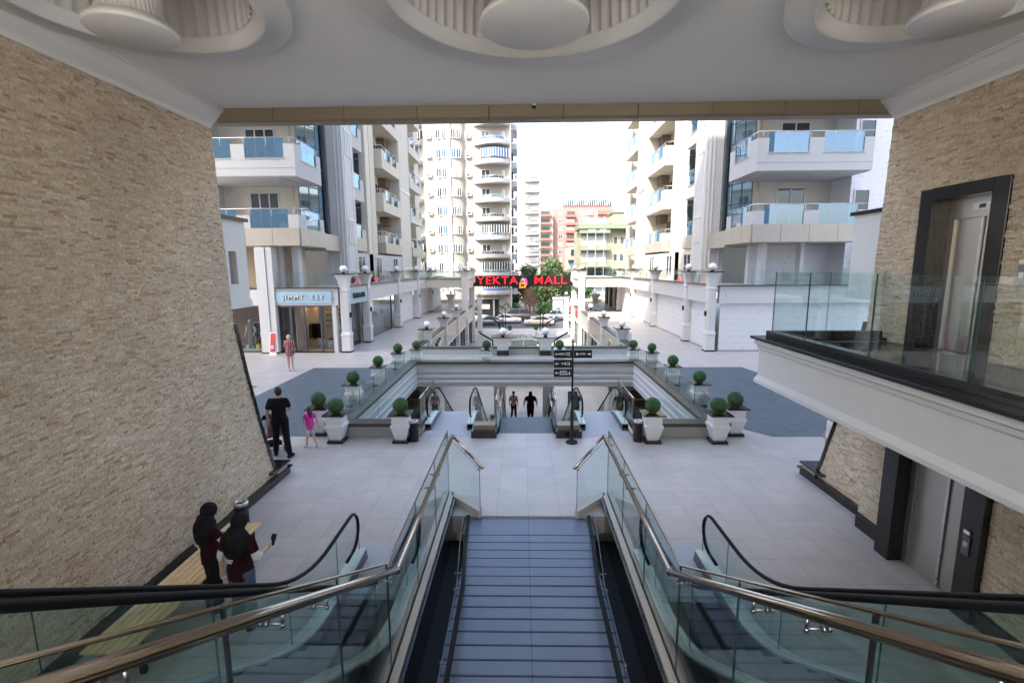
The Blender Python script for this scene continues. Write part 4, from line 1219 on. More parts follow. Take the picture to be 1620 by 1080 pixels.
# shop interior
MB().box(-22, -10.7, 27.3, 34, -.0, .015).obj('shop_floor', 'wood_floor', t)
MB().box(-14.2, -13.3, 32.5, 32.6, 0, 2.8).obj('back_wall', 'shop_wall', t); MB().box(-22, -14.2, 30.6, 30.7, 0, 2.72).obj('back_wall', 'wood_dark', t)
MB().box(-22, -10.7, 27.4, 34, 2.72, 2.8).obj('shop_ceiling', 'wood_dark', t)
MB().box(-14.2, -14.1, 27.5, 34, 0, 2.72).obj('partition', 'shop_wall', t)
MB().box(-13.3, -13.28, 30.9, 34, 0, 2.72).obj('back_wall', 'shop_wall', t)
for x, y in ((-12.9, 28.6), (-12.0, 28.6), (-12.0, 30.2), (-12.9, 30.2), (-15.4, 28.3), (-16.6, 28.3), (-15.4, 30.0), (-16.8, 30.0)):
    l_ = thing('shop_spotlight', 'small warm spotlight in the ceiling of the corner clothes shop', 'lamp', (x, y, 2.66), 0, 'warm ceiling spots in the clothes shop')
    MB().cyl((0, 0, 0), .09, .05, 12).obj('housing', 'black_matte', l_); MB().cyl((0, 0, -.012), .075, .011, 12).obj('bulb', 'lamp_glow', l_)
def shelf(x, y, label):
    k = thing('display_shelf', label, 'shelf', (x, y, 0))
    MB().box(-.5, .5, 0, .05, .9, 2.5).obj('panel', 'lit_board' if 'lit_board' in M else 'wood_bench', k)
    g = MB()
    for i in range(4):
        for j in range(4): g.box(-.42+j*.24, -.30+j*.24, -.10, 0, 1.1+i*.36, 1.2+i*.36)
    g.obj('goods', 'wood_dark', k)
    MB().box(-.5, .5, -.2, .05, 0, .9).obj('counter', 'wood_bench', k)
shelf(-12.1, 30.4, 'wooden display board with small dark goods inside the corner shop')
for x, y, h, r, lb in ((-12.2, 28.7, .62, .24, 'taller round pale display table inside the corner shop door'), (-11.6, 28.6, .5, .24, 'lower round pale display table inside the corner shop door')):
    k = thing('display_table', lb, 'table', (x, y, 0)); MB().cyl((0, 0, 0), r, h-.04, 24).obj('drum', 'white_paint', k); MB().cyl((0, 0, h-.04), r+.02, .04, 24).obj('top', 'wood_bench', k)
    MB().box(-.12, .1, -.1, .1, h, h+.12).obj('folded_clothes', 'cloth_black', k)
def rack(x, y, w_, label, cm):
    k = thing('clothes_rack', label, 'rack', (x, y, 0))
    g = MB(); g.tube([(-w_/2, 0, 0), (-w_/2, 0, 1.5), (w_/2, 0, 1.5), (w_/2, 0, 0)], .02, 8); g.obj('frame', 'steel', k)
    g = MB(); rnd = random.Random(int(x*10))
    n_ = int(w_/.09)
    for i in range(n_):
        xx = -w_/2+.08+i*.09
        g.prism([(-.22, 1.36), (0, 1.46), (.22, 1.36), (.20, .55+rnd.uniform(-.1, .1)), (-.2, .55+rnd.uniform(-.1, .1))], xx, xx+.05, 'x', rnd.choice((0, 0, 1)))
    g.obj('clothes', cm, k)
rack(-13.0, 29.2, .9, 'rack of dark clothes inside the left door of the corner shop', ['cloth_black', 'wood_dark'])
rack(-15.8, 29.6, 2.0, 'long rack of dark clothes behind the display window', ['cloth_black', 'cloth_grey'])
k = thing('window_plant', 'dark leafy plant mass between the mannequins in the display window', 'plant', (-15.5, 28.4, 0))
g = MB(); rnd2 = random.Random(8)
for i in range(700):
    p = Vector((rnd2.uniform(-.45, .45), rnd2.uniform(-.2, .2), rnd2.uniform(.3, 1.55))); a = Vector((rnd2.gauss(0, 1), rnd2.gauss(0, 1), rnd2.gauss(0, 1))).normalized()*.1; b_2 = a.orthogonal().normalized()*.035
    g.add([p-a, p-b_2, p+a, p+b_2], [(0, 1, 2, 3)])
g.obj('foliage', 'leaf_dark', k); MB().box(-.35, .35, -.15, .15, 0, .35).obj('trough', 'black_matte', k)
# leafy dark plants and small goods in the display window
k = thing('window_display', 'low display of green and blue boxes in the shop window', 'display', (-15.6, 27.75, 0))
MB().box(-1.2, .5, -.2, .2, 0, .16).obj('plinth', 'white_paint', k)
rnd = random.Random(5)
for i, cm in enumerate(('leaf_mid', 'sign_blue', 'leaf_light', 'yellow', 'leaf_mid')):
    x = -1.0+i*.3; MB().box(x, x+.2, -.1, .1, .16, .3+rnd.uniform(0, .1)).obj('box', cm, k)
k = thing('a_frame_sign', 'narrow white poster frame with red print leaning by the column', 'sign', (-14.05, 26.35, 0))
MB().prism([(-.02, 0), (.02, 0), (.24, 1.25), (.20, 1.25)], -.19, .19, 'x').obj('board', 'letter_white', k)
MB().prism([(-.025, .18), (-.005, .18), (.185, 1.2), (.178, 1.2)], -.13, .15, 'x').obj('poster', 'red_print', k)
MB().prism([(-.0, .55), (-.03, .35), (.02, .35)], -.08, .1, 'x').obj('poster_patch', 'sign_blue', k)

# ================================================================ SECOND OPENING, LOWER SHOPS, GLOBE PEDESTALS
t = thing('glass_balustrade', 'glass balustrade with dark cap at the near edge of the second opening', 'balustrade')
MB().box(-5.9, 5.9, 26.3, 26.7, .33, .43).obj('cap', 'bronze_cap', t)
g = MB(); g.box(-5.9, 5.9, 26.4, 26.6, -.75, .33); g.obj('fascia', 'white_paint', t)
glass_run(t, (-5.9, 26.5), (-1.6, 26.5), .43, 1.06, 3); glass_run(t, (1.6, 26.5), (5.9, 26.5), .43, 1.06, 3); glass_run(t, (-.75, 26.5), (.75, 26.5), .43, 1.06, 1)
LY = [29.3, 35.9, 42.8]
for s in (-1, 1):
    side = 'left' if s < 0 else 'right'
    k = thing('globe_pedestal', 'white flared pedestal %s of the middle at the near edge of the second opening' % side, 'pedestal', (s*1.17, 26.3, 0))
    g = MB(); g.flared(0, 0, [(.3, .0), (.3, .45), (.33, .6), (.42, .8), (.52, .95), (.55, 1.0)]); g.obj('body', 'white_trim', k); MB().flared(0, 0, [(.6, 1.0), (.6, 1.04)]).obj('cap', 'black_granite', k); MB().flared(0, 0, [(.33, .0), (.33, .28)]).obj('base', 'black_granite', k)
    globe(s*1.17, 26.3, 1.04, 'white globe lamp on the %s pedestal in the middle of the walkway' % side)
    t = thing('lower_shop_range', 'lower shop range with stepped pillars under the %s walkway' % side, 'building')
    u = 5.95
    names = ['nearest', 'middle', 'farthest']
    for i, y in enumerate(LY):
        pillar(t, s*u, y, top=1.05, hw=.22, z0=LOW)
        globe(s*u, y, 1.10, 'white globe lamp on the %s pillar between %s walkway and the second opening' % (names[i], side))
    pillar(t, s*u, 66.5, top=.9, hw=.3, z0=LOW); globe(s*u, 66.5, .95, 'white globe lamp on the far %s gate pillar by the street' % side)
    ends = [26.7]+LY+[49.6, 56.6]
    for a, b in zip(ends[:-1], ends[1:]):
        MB().box(s*(u-.05), s*(u+.2), a+.25, b-.25, -1.15, .30).obj('fascia', 'sign_grey' if a < 49 else 'warm_white', t)
        g = MB(); g.box(s*(u-.1), s*(u-.05), a+.25, b-.25, -1.2, -1.08); g.box(s*(u-.1), s*(u-.05), a+.25, b-.25, .18, .33); g.obj('fascia_trim', 'white_trim', t)
        MB().box(s*(u-.14), s*(u+.25), a+.27, b-.27, .33, .42).obj('parapet_cap', 'bronze_cap', t)
        if a < 27: glass_run(t, (s*(u+.1), a+.45), (s*(u+.1), b-.45), .42, 1.06, 2, 'glass_clear')
        wn_ = MB().box(s*(u+.15), s*(u+.18), a+.3, b-.3, LOW+.1, -1.2).obj('shop_window', 'glass_shop', t)
        g = MB()
        for q in range(4): yy = a+.3+(b-a-.7)*q/3; g.box(s*(u+.08), s*(u+.16), yy, yy+.1, LOW, -1.2)
        g.obj('window_frame', 'black_matte', wn_)
    MB().box(s*(u+2.5), s*(u+2.6), 27, 62, LOW, -.36).obj('back_wall', 'plaster_beige', t)
    # tall portal columns with the bridge over the walkway
    for y in (50.0, 57.0):
        pillar(t, s*(u+.05), y, top=4.42, hw=.30, z0=LOW, sconce=(0, 0))
        globe(s*(u+.05), y, 4.47, 'white globe lamp on the %s tall portal column on the %s side' % ('near' if y < 52 else 'far', side))
    g = MB(); g.box(s*(u+.35), s*10.3, 56.6, 57.2, 2.6, 3.66); g.box(s*(u+.35), s*10.3, 56.55, 56.6, 2.6, 2.7); g.box(s*(u-.2), s*(u+.25), 50.4, 56.6, 2.6, 3.66); g.obj('bridge_beam', 'warm_white', t)
    MB().box(s*(u-.25), s*10.3, 50.1, 63, 3.45, 3.64).obj('bridge_deck', 'far_tile', t)
    g = MB(); g.box(s*(u+.35), s*10.3, 50.0, 50.3, 2.75, 3.66); g.box(s*(u+.35), s*10.3, 49.95, 50.0, 2.75, 2.85); g.obj('bridge_beam', 'warm_white', t)
    MB().box(s*(u+.3), s*10.3, 49.9, 50.4, 3.66, 3.71).obj('parapet_cap', 'bronze_cap', t)
    glass_run(t, (s*(u+.4), 50.15), (s*10.2, 50.15), 3.71, 4.58, 3, 'glass_clear')
    # pedestal at the end of the walkway
    k = thing('globe_pedestal', 'cream flared pedestal at the far end of the %s walkway' % side, 'pedestal', (s*9.6, 64.5, 0))
    g = MB(); g.flared(0, 0, [(.35, 0), (.35, .5), (.42, .8), (.55, 1.1), (.6, 1.2), (.62, 1.25)]); g.obj('body', 'warm_white', k); MB().flared(0, 0, [(.64, 1.25), (.64, 1.29)]).obj('cap', 'white_trim', k)
    globe(s*9.6, 64.5, 1.29, 'white globe lamp at the far end of the %s walkway' % side)
    MB().box(s*6.4, s*30, 65.6, 66, 0, .5).obj('end_parapet', 'warm_white', t)
    # sign panels of lower shops
    o = MB().box(s*(u-.10), s*(u-.05), 30.4, 34.6, -.85, .0).obj('sign_panel', 'plaster_beige', t)
    g = MB(); e0 = s*(u-.10)
    if s < 0:
        for y0, w_, z0, h_ in ((31.5, .5, -.78, .62), (32.1, .55, -.70, .62), (32.75, .3, -.35, .35)): g.box(e0, e0+.16, y0, y0+w_, z0, z0+h_, 1); g.box(e0+.16, e0+.20, y0+.03, y0+w_-.03, z0+.03, z0+h_-.03, 0)
    else:
        g.box(e0, e0-.06, 32.0, 32.12, -.75, -.1); g.box(e0, e0-.06, 32.12, 32.6, -.22, -.1); g.box(e0, e0-.06, 32.6, 32.72, -.75, -.1, 1)
    g.obj('sign_emblem', ['letter_white', 'black_matte'], o)
    if s > 0:
        for y in (52, 58): MB().box(u-.16, u-.1, y, y+1.6, -.6, .1).obj('sign_panel', 'letter_red', t)
o = thing('notice_board', 'red square notice board on the lower plaza by the left shops', 'sign', (-5.3, 45, LOW))
MB().box(-.45, .45, -.04, .04, .5, 1.5).obj('board', 'red_print', o); MB().box(-.05, .05, -.03, .03, 0, .5).obj('post', 'black_matte', o)

# arch sign over the far end
t = thing('portal_sign', 'long black sign with big red letters spanning the far end of the mall', 'sign', (0, 56.4, 0))
MB().prism([(-6.15, 2.62), (6.15, 2.62), (6.15, 2.85), (5.65, 2.98), (5.5, 3.2), (5.55, 3.85), (-5.55, 3.85), (-5.5, 3.2), (-5.65, 2.98), (-6.15, 2.85)], -.12, .12, 'y').obj('board', 'black_matte', t)
MB().prism([(-1.1, 2.64), (1.0, 2.64), (.6, 2.4), (-.3, 2.28), (-.9, 2.45)], -.11, .11, 'y').obj('lower_board', 'black_matte', t)
for s in (-1, 1): MB().prism([(s*5.7, 3.0), (s*6.3, 3.0), (s*6.3, 3.8), (s*5.5, 3.85), (s*5.5, 3.2)], -.5, -.12, 'y').obj('bracket', 'warm_white', t)
text_mesh('lettering', 'YEKTA', 1.28, .05, 'letter_red', t, (-2.95, -.17, 3.25), (PI/2, 0, 0), .012, 1.13, 1.12)
text_mesh('lettering', 'MALL', 1.28, .05, 'letter_red', t, (3.15, -.17, 3.25), (PI/2, 0, 0), .012, 1.13, 1.12)
em = MB().prism([(-.45, 2.35), (.35, 2.45), (.42, 3.15), (-.42, 3.05)], -.26, -.16, 'y').obj('bag_emblem', 'orange', t)
MB().prism([(.30, 2.6), (.62, 2.85), (.45, 3.5), (-.1, 3.6), (-.2, 3.2), (.40, 3.18)], -.22, -.14, 'y').obj('bag_behind', 'purple', em)
g = MB(); g.tube([(-.25, -.27, 3.05), (-.2, -.27, 3.3), (0.0, -.27, 3.4), (.15, -.27, 3.3), (.2, -.27, 3.1)], .03, 6); g.obj('bag_handle', 'letter_white', em)
text_mesh('emblem_letter', 'M', .55, .01, 'black_matte', em, (-.02, -.27, 2.72), (PI/2, 0, .0), .01)
# glazed pavilion on the lower plaza
t = thing('glass_pavilion', 'low glazed pavilion with a curved top standing on the lower plaza', 'pavilion', (0, 36, LOW))
g = MB()
arc = [(-1.25, 0), (-1.25, 3.3)]+[(-1.25*math.cos(R(a)) , 3.3+.35*math.sin(R(a))) for a in range(15, 180, 15)]+[(1.25, 3.3), (1.25, 0)]
vs = []
for (x, z) in arc: vs += [(x, -1.4, z), (x, 1.4, z)]
g.add(vs, [(2*i, 2*i+2, 2*i+3, 2*i+1) for i in range(len(arc)-1)], 0, True)
g.obj('curved_shell', 'pav' if 'pav' in M else 'glass', t)
g = MB(); g.tube([(x, -1.4, z) for x, z in arc], .05, 8); g.tube([(x, 1.4, z) for x, z in arc], .05, 8); g.tube([(0, -1.4, 0), (0, -1.4, 3.65)], .03, 8); g.obj('frame', 'white_trim', t)
MB().prism(arc, -1.38, -1.36, 'y').obj('front_glass', 'glass', t)
MB().box(-1.0, 1.0, 1.0, 1.2, 0, 3.2).obj('lift_core', 'sign_grey', t)

o = MB().cyl((0, 0, .003), .16, .006, 20).obj('floor_drain', 'steel_dark', None, (-11.13, 19.02, 0)); tag(o, 'small round dark drain cover in the paving left of the dark tiles', 'drain')
# ================================================================ APARTMENT WINGS
PITCH = 3.71
def balcony(parent, s, u0, u1, y0, y1, zr, front, side, front_solid=False, bronze=False, bh=2.0, back=False, wallc='plaster_white'):
    """zr = rail height; box balcony whose inner side face is at u0 and front at y0"""
    zb = zr-bh
    g = MB()
    th = .14
    zn = zr-1.1              # foot of the glass notches
    zp = zr-.34              # top of the piers
    g.box(s*u0, s*u1, y0, y1, zb, zb+.22)
    g.box(s*u0, s*u1, y0, y0+th, zb+.22, zn); g.box(s*u0, s*(u0+th), y0+th, y1, zb+.22, zn)
    if back: g.box(s*u0, s*u1, y1-th, y1, zb+.22, zn)
    # piers between the notches
    def piers(a, b, notches, place):
        edges = [a]
        for p, q in notches: edges += [p, q]
        edges.append(b)
        for i in range(0, len(edges), 2):
            if edges[i+1]-edges[i] > .02: place(edges[i], edges[i+1])
    piers(u0, u1, front if not front_solid else [], lambda a, b: g.box(s*a, s*b, y0, y0+th, zn, zp))
    piers(y0+th, y1, side, lambda a, b: g.box(s*u0, s*(u0+th), a, b, zn, zp))
    g.box(s*(u0-.015), s*u1, y0-.015, y0, zb+.42, zb+.45)
    bal = g.obj('balcony', wallc, parent)
    g = MB()
    for p, q in ([] if front_solid else front): g.box(s*(p-.05), s*(q+.05), y0-.04, y0+th+.02, zn, zn+.035)
    for p, q in side: g.box(s*(u0-.04), s*(u0+th+.02), p-.05, q+.05, zn, zn+.035)
    if g.v: g.obj('sill', 'sign_grey', bal)
    for p, q in ([] if front_solid else front):
        pane((s*(p+.01), y0+.07), (s*(q-.01), y0+.07), zn+.04, zr-.02, .016).obj('glass_panel', ['glass_balcony', 'glass_edge'], bal)
    for p, q in side:
        pane((s*(u0+.07), p+.01), (s*(u0+.07), q-.01), zn+.04, zr-.02, .016).obj('glass_panel', ['glass_balcony', 'glass_edge'], bal)
    g = MB(); g.tube([(s*u1, y0+.07, zr), (s*(u0+.07), y0+.07, zr), (s*(u0+.07), y1, zr)], .028, 6)
    yy = y0+.6
    while yy < y1: g.cyl((s*(u0+.07), yy, zp-.05), .014, zr-zp+.05, 6); yy += 1.2
    xx = u0+.3
    while xx < u1: g.cyl((s*xx, y0+.07, zp-.05), .014, zr-zp+.05, 6); xx += .5 if front_solid else 1.25
    g.obj('rail', 'steel', bal)
    if bronze:
        g = MB()
        k = 4
        for i in range(k): a, b = u0+(u1-u0)*i/k, u0+(u1-u0)*(i+1)/k; g.box(s*(a+.01), s*(b-.01), y0-.06, y0-.01, zb-.0, zb+.95)
        k = max(2, int((y1-y0)/.9))
        for i in range(k): a, b = y0+(y1-y0)*i/k, y0+(y1-y0)*(i+1)/k; g.box(s*(u0-.06), s*(u0-.01), a+.01, b-.01, zb, zb+.95)
        g.box(s*(u0-.0), s*u1, y0-.0, y1, zb-.02, zb+.1)
        g.obj('cladding_band', 'champagne_panel', bal)
    return bal
def opening(parent, x0, x1, y, z0, z1, axis='y', out=-1, mull=1, dark='window_dark', frame='white_trim', name='window'):
    """framed window; axis y = pane across the view, x = pane along it (then x0,x1 are depths and y is x)"""
    g = MB(); f = .06
    def B(a, b, c, d, o0, o1, mi=0):
        if axis == 'y': g.box(a, b, y+out*o0, y+out*o1, c, d, mi)
        else: g.box(y+out*o0, y+out*o1, a, b, c, d, mi)
    B(x0, x1, z0, z0+f, .0, .06); B(x0, x1, z1-f, z1, 0, .06); B(x0, x0+f, z0+f, z1-f, 0, .06); B(x1-f, x1, z0+f, z1-f, 0, .06)
    for k in range(mull):
        xm = x0+(x1-x0)*(k+1)/(mull+1); B(xm-.035, xm+.035, z0+f, z1-f, 0, .06)
    w_ = g.obj(name, frame, parent)
    g = MB(); B(x0+f, x1-f, z0+f, z1-f, .005, .02); g.obj('pane', dark, w_)
    return w_
rnd = random.Random(11)
for s in (-1, 1):
    side = 'left' if s < 0 else 'right'
    t = thing('apartment_wing', 'white apartment wing with blue glass balconies above the %s shop range' % side, 'building')
    u0 = 12.33
    ZR = [8.03+PITCH*k for k in range(5)]
    # back walls
    g = MB()
    g.box(s*14.05, s*19.6, 30.4, 31, 3.66, 34)
    g.obj('recess_wall', 'plaster_cream', t)
    MB().box(s*13.86, s*14.05, 30.2, 31, 3.66, 34).obj('bronze_strip', 'champagne_panel', t)
    MB().box(s*19.6, s*30, 28.6, 31, 3.66, 34).obj('side_wall', 'hoarding_front' if s > 0 else 'plaster_white', t)
    MB().box(s*18.42, s*19.6, 28.6, 30.4, 3.66, 34).obj('pier_wall', 'hoarding_front' if s > 0 else 'plaster_white', t)
    if s > 0:
        for k, z in enumerate(ZR): opening(t, 18.62, 19.5, 28.6, z-.65, z+.95, mull=0)
    for k, zr in enumerate(ZR):
        b = balcony(t, s, u0, 18.4, 27.0, 30.4, zr, [(12.93, 15.05), (15.8, 17.9)], [(27.9, 29.8)], bronze=(k == 0), bh=2.0)
        # door behind the balcony
        z0 = zr-1.0
        xa, xb = (15.0, 16.8) if s < 0 else (15.2, 16.9)
        if s < 0: opening(t, -xb, -xa, 30.4, z0, z0+2.35, mull=2, dark='window_dark', name='balcony_door')
        else: opening(t, xa, xb, 30.4, z0, z0+2.35, mull=1, dark='window_dark', name='balcony_door')
        # soffit downstand beams
        g = MB(); g.box(s*13.35, s*18.4, 27.15, 30.4, zr+PITCH-2.0-.04, zr+PITCH-2.0+.0) if k < 4 else None
        if g.v: g.obj('soffit', 'plaster_white', t)
    # curtain wall running away
    g = MB(); g.prism([(s*13.86, 30.6), (s*13.06, 32.9), (s*13.4, 32.9), (s*14.2, 30.6)], 6.1, 34); g.obj('curtain_wall', 'curtain_wall', t)
    g = MB()
    for z in [6.1+1.24*i for i in range(23)]: g.prism([(s*13.84, 30.58), (s*13.04, 32.88), (s*13.06, 32.9), (s*13.86, 30.6)], z, z+.05)
    for q in (0, .35, .7): g.prism([(s*(13.84-.8*q), 30.58+2.3*q), (s*(13.82-.8*q), 30.63+2.3*q), (s*(13.85-.8*q), 30.64+2.3*q), (s*(13.87-.8*q), 30.6+2.3*q)], 6.1, 34)
    g.obj('mullions', 'steel_dark', t)
    g = MB(); g.box(s*12.9, s*13.1, 32.55, 32.9, 6.0, 34); g.obj('dark_fin', 'curtain_dark', t)
    MB().box(s*12.3, s*14.0, 30.4, 32.9, 5.9, 6.9).obj('cladding_band', 'champagne_panel', t)
    # ornate pilaster
    g = MB(); g.box(s*11.9, s*13.3, 33.0, 35.1, 3.66, 34); g.obj('pilaster', 'white_paint', t)
    g = MB()
    for q in (11.86,):
        g.box(s*q, s*(q+.04), 33.25, 33.35, 4.6, 34); g.box(s*q, s*(q+.04), 34.7, 34.8, 4.6, 34)
        for z in (7.2, 13.0, 19.0):
            for i in range(4): g.box(s*(q-.03), s*(q+.04), 33.5+i*.3, 33.65+i*.3, z-.8, z+.8)
            g.box(s*(q-.04), s*(q+.04), 33.35, 34.7, z+.8, z+.95)
    for xx in (12.1, 12.35, 12.95): g.box(s*xx, s*(xx+.07), 32.95, 33.0, 4.6, 34)
    g.obj('pilaster_ornament', 'white_trim', t)
    # second stack
    g = MB(); g.box(s*13.9, s*19, 35.1, 43.8, 3.66, 34); g.obj('recess_wall', 'plaster_cream', t)
    MB().box(s*12.4, s*13.9, 39.4, 40.4, 3.66, 34).obj('return_wall', 'plaster_cream', t)
    g = MB(); g.box(s*12.9, s*13.7, 39.3, 39.4, 7.0, 34); o = g.obj('curtain_wall', 'curtain_dark', t)
    g = MB(); g.box(s*13.25, s*13.3, 39.27, 39.3, 7, 34)
    for z in [7+1.24*i for i in range(29)]: g.box(s*12.9, s*13.7, 39.27, 39.3, z, z+.05)
    g.obj('mullions', 'steel', o)
    for k, zr in enumerate(ZR):
        balcony(t, s, 12.4, 13.9, 35.4, 38.7, zr, [], [(35.9, 37.9)], front_solid=True, bronze=(k == 0), bh=1.95)
        w_ = opening(t, 36.4, 38.0, s*13.9, zr-1, zr+1.25, axis='x', out=-s, mull=1, name='balcony_door')
    # third stack
    MB().box(s*14.2, s*19, 43.8, 50.2, 3.66, 34).obj('recess_wall', 'plaster_cream', t)
    MB().box(s*12.9, s*14.2, 42.2, 43.5, 3.66, 34).obj('return_wall', 'warm_white', t)
    for k, zr in enumerate(ZR):
        balcony(t, s, 12.4, 14.6, 44.2, 50.2, zr, [], [(45.1, 47.0), (47.8, 49.3)], front_solid=True, bronze=(k == 0), bh=1.95, wallc='warm_white')
        opening(t, 45.3, 46.6, s*14.2, zr-1, zr+1.25, axis='x', out=-s, mull=1, name='balcony_door')
        opening(t, 47.8, 49.2, s*14.2, zr-.3, zr+1.1, axis='x', out=-s, mull=1)
        MB().box(s*13.4, s*14.2, 49.0, 50.2, zr+.9, zr+1.7).obj('dark_recess', 'bronze_panel', t)
    # wall slab
    g = MB(); g.box(s*12.4, s*19, 50.2, 54.6, 3.66, 34); g.obj('pilaster', 'warm_white', t)
    g = MB(); g.box(s*12.36, s*12.4, 50.5, 50.62, 4.5, 34); g.box(s*12.36, s*12.4, 54.2, 54.32, 4.5, 34)
    for z in (4.6, 12.5, 20): g.box(s*12.34, s*12.4, 50.2, 54.6, z, z+.25)
    g.obj('pilaster_ornament', 'white_trim', t)
    MB().box(s*14.2, s*19, 54.6, 61.5, 3.66, 34).obj('recess_wall', 'warm_white', t)
    for k, zr in enumerate([8.03+PITCH*k for k in range(5)]):
        balcony(t, s, 12.4, 14.2, 55.0, 61, zr, [], [(55.8, 57.6), (58.4, 60.2)], front_solid=True, bronze=(k == 0), bh=1.95, wallc='warm_white')
        opening(t, 56, 57.6, s*14.2, zr-1, zr+1.25, axis='x', out=-s, mull=1, name='balcony_door')
    MB().box(s*13.3, s*19, 61.5, 64, 3.66, 34).obj('end_wall', 'warm_white', t)
    # storey under the balconies
    MB().box(s*13.6, s*30, 30.0, 30.3, 3.66, 6.0).obj('undercroft_wall', 'plaster_beige' if s < 0 else 'hoarding_front', t)
    for xx in ((13.0, 13.35), (13.9, 14.1), (16.4, 16.9)) if s < 0 else ((13.4, 13.7), (15.6, 15.8), (19, 19.6)):
        MB().box(s*xx[0], s*xx[1], 28.0, 28.5, 3.66, 6.03).obj('column', 'white_paint', t)
    if s < 0:
        MB().box(-16.2, -15.45, 29.95, 30.0, 3.66, 5.6).obj('doorway', 'bronze_panel', t)
        MB().box(-17.5, -14.9, 27.2, 27.38, 3.6, 3.66).obj('sill', 'white_trim', t)
        MB().box(-13.85, -13.6, 28.5, 30, 3.66, 6).obj('beige_partition', 'plaster_beige', t)
    MB().box(s*12.4, s*13.9, 35.2, 50.0, 3.66, 5.9).obj('undercroft_wall', 'plaster_white' if s < 0 else 'warm_white', t)
    for y in (36.5, 41.0, 46.5):
        opening(t, y, y+1.6, s*12.4, 3.9, 5.7, axis='x', out=-s, mull=1)
# laundry on the lowest left balcony
t = thing('clothes_airer', 'folding airer with dark washing behind the lowest left balcony glass', 'airer', (-14.0, 28.2, 7.0))
g = MB(); g.tube([(-.8, 0, .9), (.8, 0, .85)], .015, 6); g.tube([(-.5, 0, 0), (.5, 0, .85)], .015, 6); g.tube([(.5, 0, 0), (-.5, 0, .85)], .015, 6); g.obj('frame', 'steel', t)
g = MB()
for i in range(9): g.box(-.45+i*.1, -.37+i*.1, -.02, .02, .85-rnd.uniform(.3, .6), .87, i % 2)
g.obj('washing', ['cloth_black', 'cloth_denim'], t)
t = thing('lounger', 'folded white lounger frame behind the upper left balcony glass', 'chair', (-14.1, 28.0, 10.75))
g = MB(); g.tube([(-.6, 0, .1), (.55, .2, .75), (.7, .2, .72), (-.35, 0, .0)], .02, 6, closed=True); g.tube([(-.5, .1, 0), (-.2, .1, .3)], .02, 6); g.obj('frame', 'white_trim', t)
# air conditioning units on the left terrace
def ac(x, y, z, rz, label, grp='outdoor air conditioning units'):
    global AC
    if AC is None:
        AC = thing('air_conditioner', label, 'air conditioner', (x, y, z), rz, grp)
        MB().box(-.4, .4, -.15, .15, 0, .6).obj('casing', 'white_trim', AC)
        MB().cyl((-.1, -.16, .3), .22, .012, 18, axis='y').obj('fan_grille', 'steel_dark', AC)
    else: dup(AC, (x, y, z), rz, label)
AC = None
ac(-11.75, 33.6, 3.66, 0, 'white air conditioning unit at the foot of the left ornate pilaster')
ac(-11.6, 40.6, 3.66, 0, 'white air conditioning unit on the left terrace under the third balcony stack')

# ================================================================ FAR BUILDINGS
def far_tower(name, label, X0, X1, Y, zt, floors, wall, spec, depth=14):
    t = thing(name, label, 'building', (0, Y, 0))
    MB().box(X0, X1, 0, depth, LOW, zt).obj('wall', wall, t)
    spec(t)
    return t
FP = 3.10
def curved_balc(parent, x0, x1, zr, dep, wallm, glassm, glazed=None, sgn=1, full=True, piece=14):
    """bowed balcony: bulges towards the camera"""
    pts = []
    for i in range(piece+1):
        a = i/piece
        x = x0+(x1-x0)*a
        y = -dep*(math.sin(PI*(a*.85+.15)) if not full else math.sin(PI*a)**.6)
        if not full: y = -dep*math.sin(min(PI*.5, PI*.5*(a/.6))) if a < .6 else -dep*math.cos((a-.6)/.4*PI*.5*.9)
        pts.append((x, y))
    g = MB()
    g.prism([(x0, .1)]+pts+[(x1, .1)], zr-1.2, zr-1.0)
    for (a, b), (c, d) in zip(pts[:-1], pts[1:]):
        g.add([(a, b, zr-1.2), (c, d, zr-1.2), (c, d, zr-.42), (a, b, zr-.42), (a, b+.1, zr-1.2), (c, d+.1, zr-1.2), (c, d+.1, zr-.42), (a, b+.1, zr-.42)], [(0, 1, 2, 3), (7, 6, 5, 4), (3, 2, 6, 7)])
    bal = g.obj('balcony', wallm, parent)
    g = MB(); g.tube([(a, b+.05, zr) for a, b in pts], .03, 5)
    for (a, b) in pts: g.cyl((a, b+.05, zr-.45), .02, .45, 5)
    g.obj('rail', 'steel', bal)
    g = MB(); n_ = len(pts); lo, hi = int(n_*.25), int(n_*.8)
    for (a, b), (c, d) in zip(pts[lo:hi], pts[lo+1:hi+1]): g.add([(a, b+.06, zr-.45), (c, d+.06, zr-.45), (c, d+.06, zr-.03), (a, b+.06, zr-.03)], [(0, 1, 2, 3)])
    g.obj('glass_panel', 'awning_blue' if rnd.random() < .25 else 'window_dark' if rnd.random() < .4 else 'glass_balcony', bal)
    if glazed:
        g = MB()
        for (a, b), (c, d) in zip(pts[lo:], pts[lo+1:]): g.add([(a, b+.08, zr), (c, d+.08, zr), (c, d+.08, zr+1.3), (a, b+.08, zr+1.3)], [(0, 1, 2, 3)])
        g.obj('glazing', glazed, bal)
        g = MB()
        for (a, b) in pts[lo:]: g.box(a-.035, a+.035, b+.0, b+.08, zr, zr+1.35)
        g.obj('glazing_bars', 'white_trim', bal)
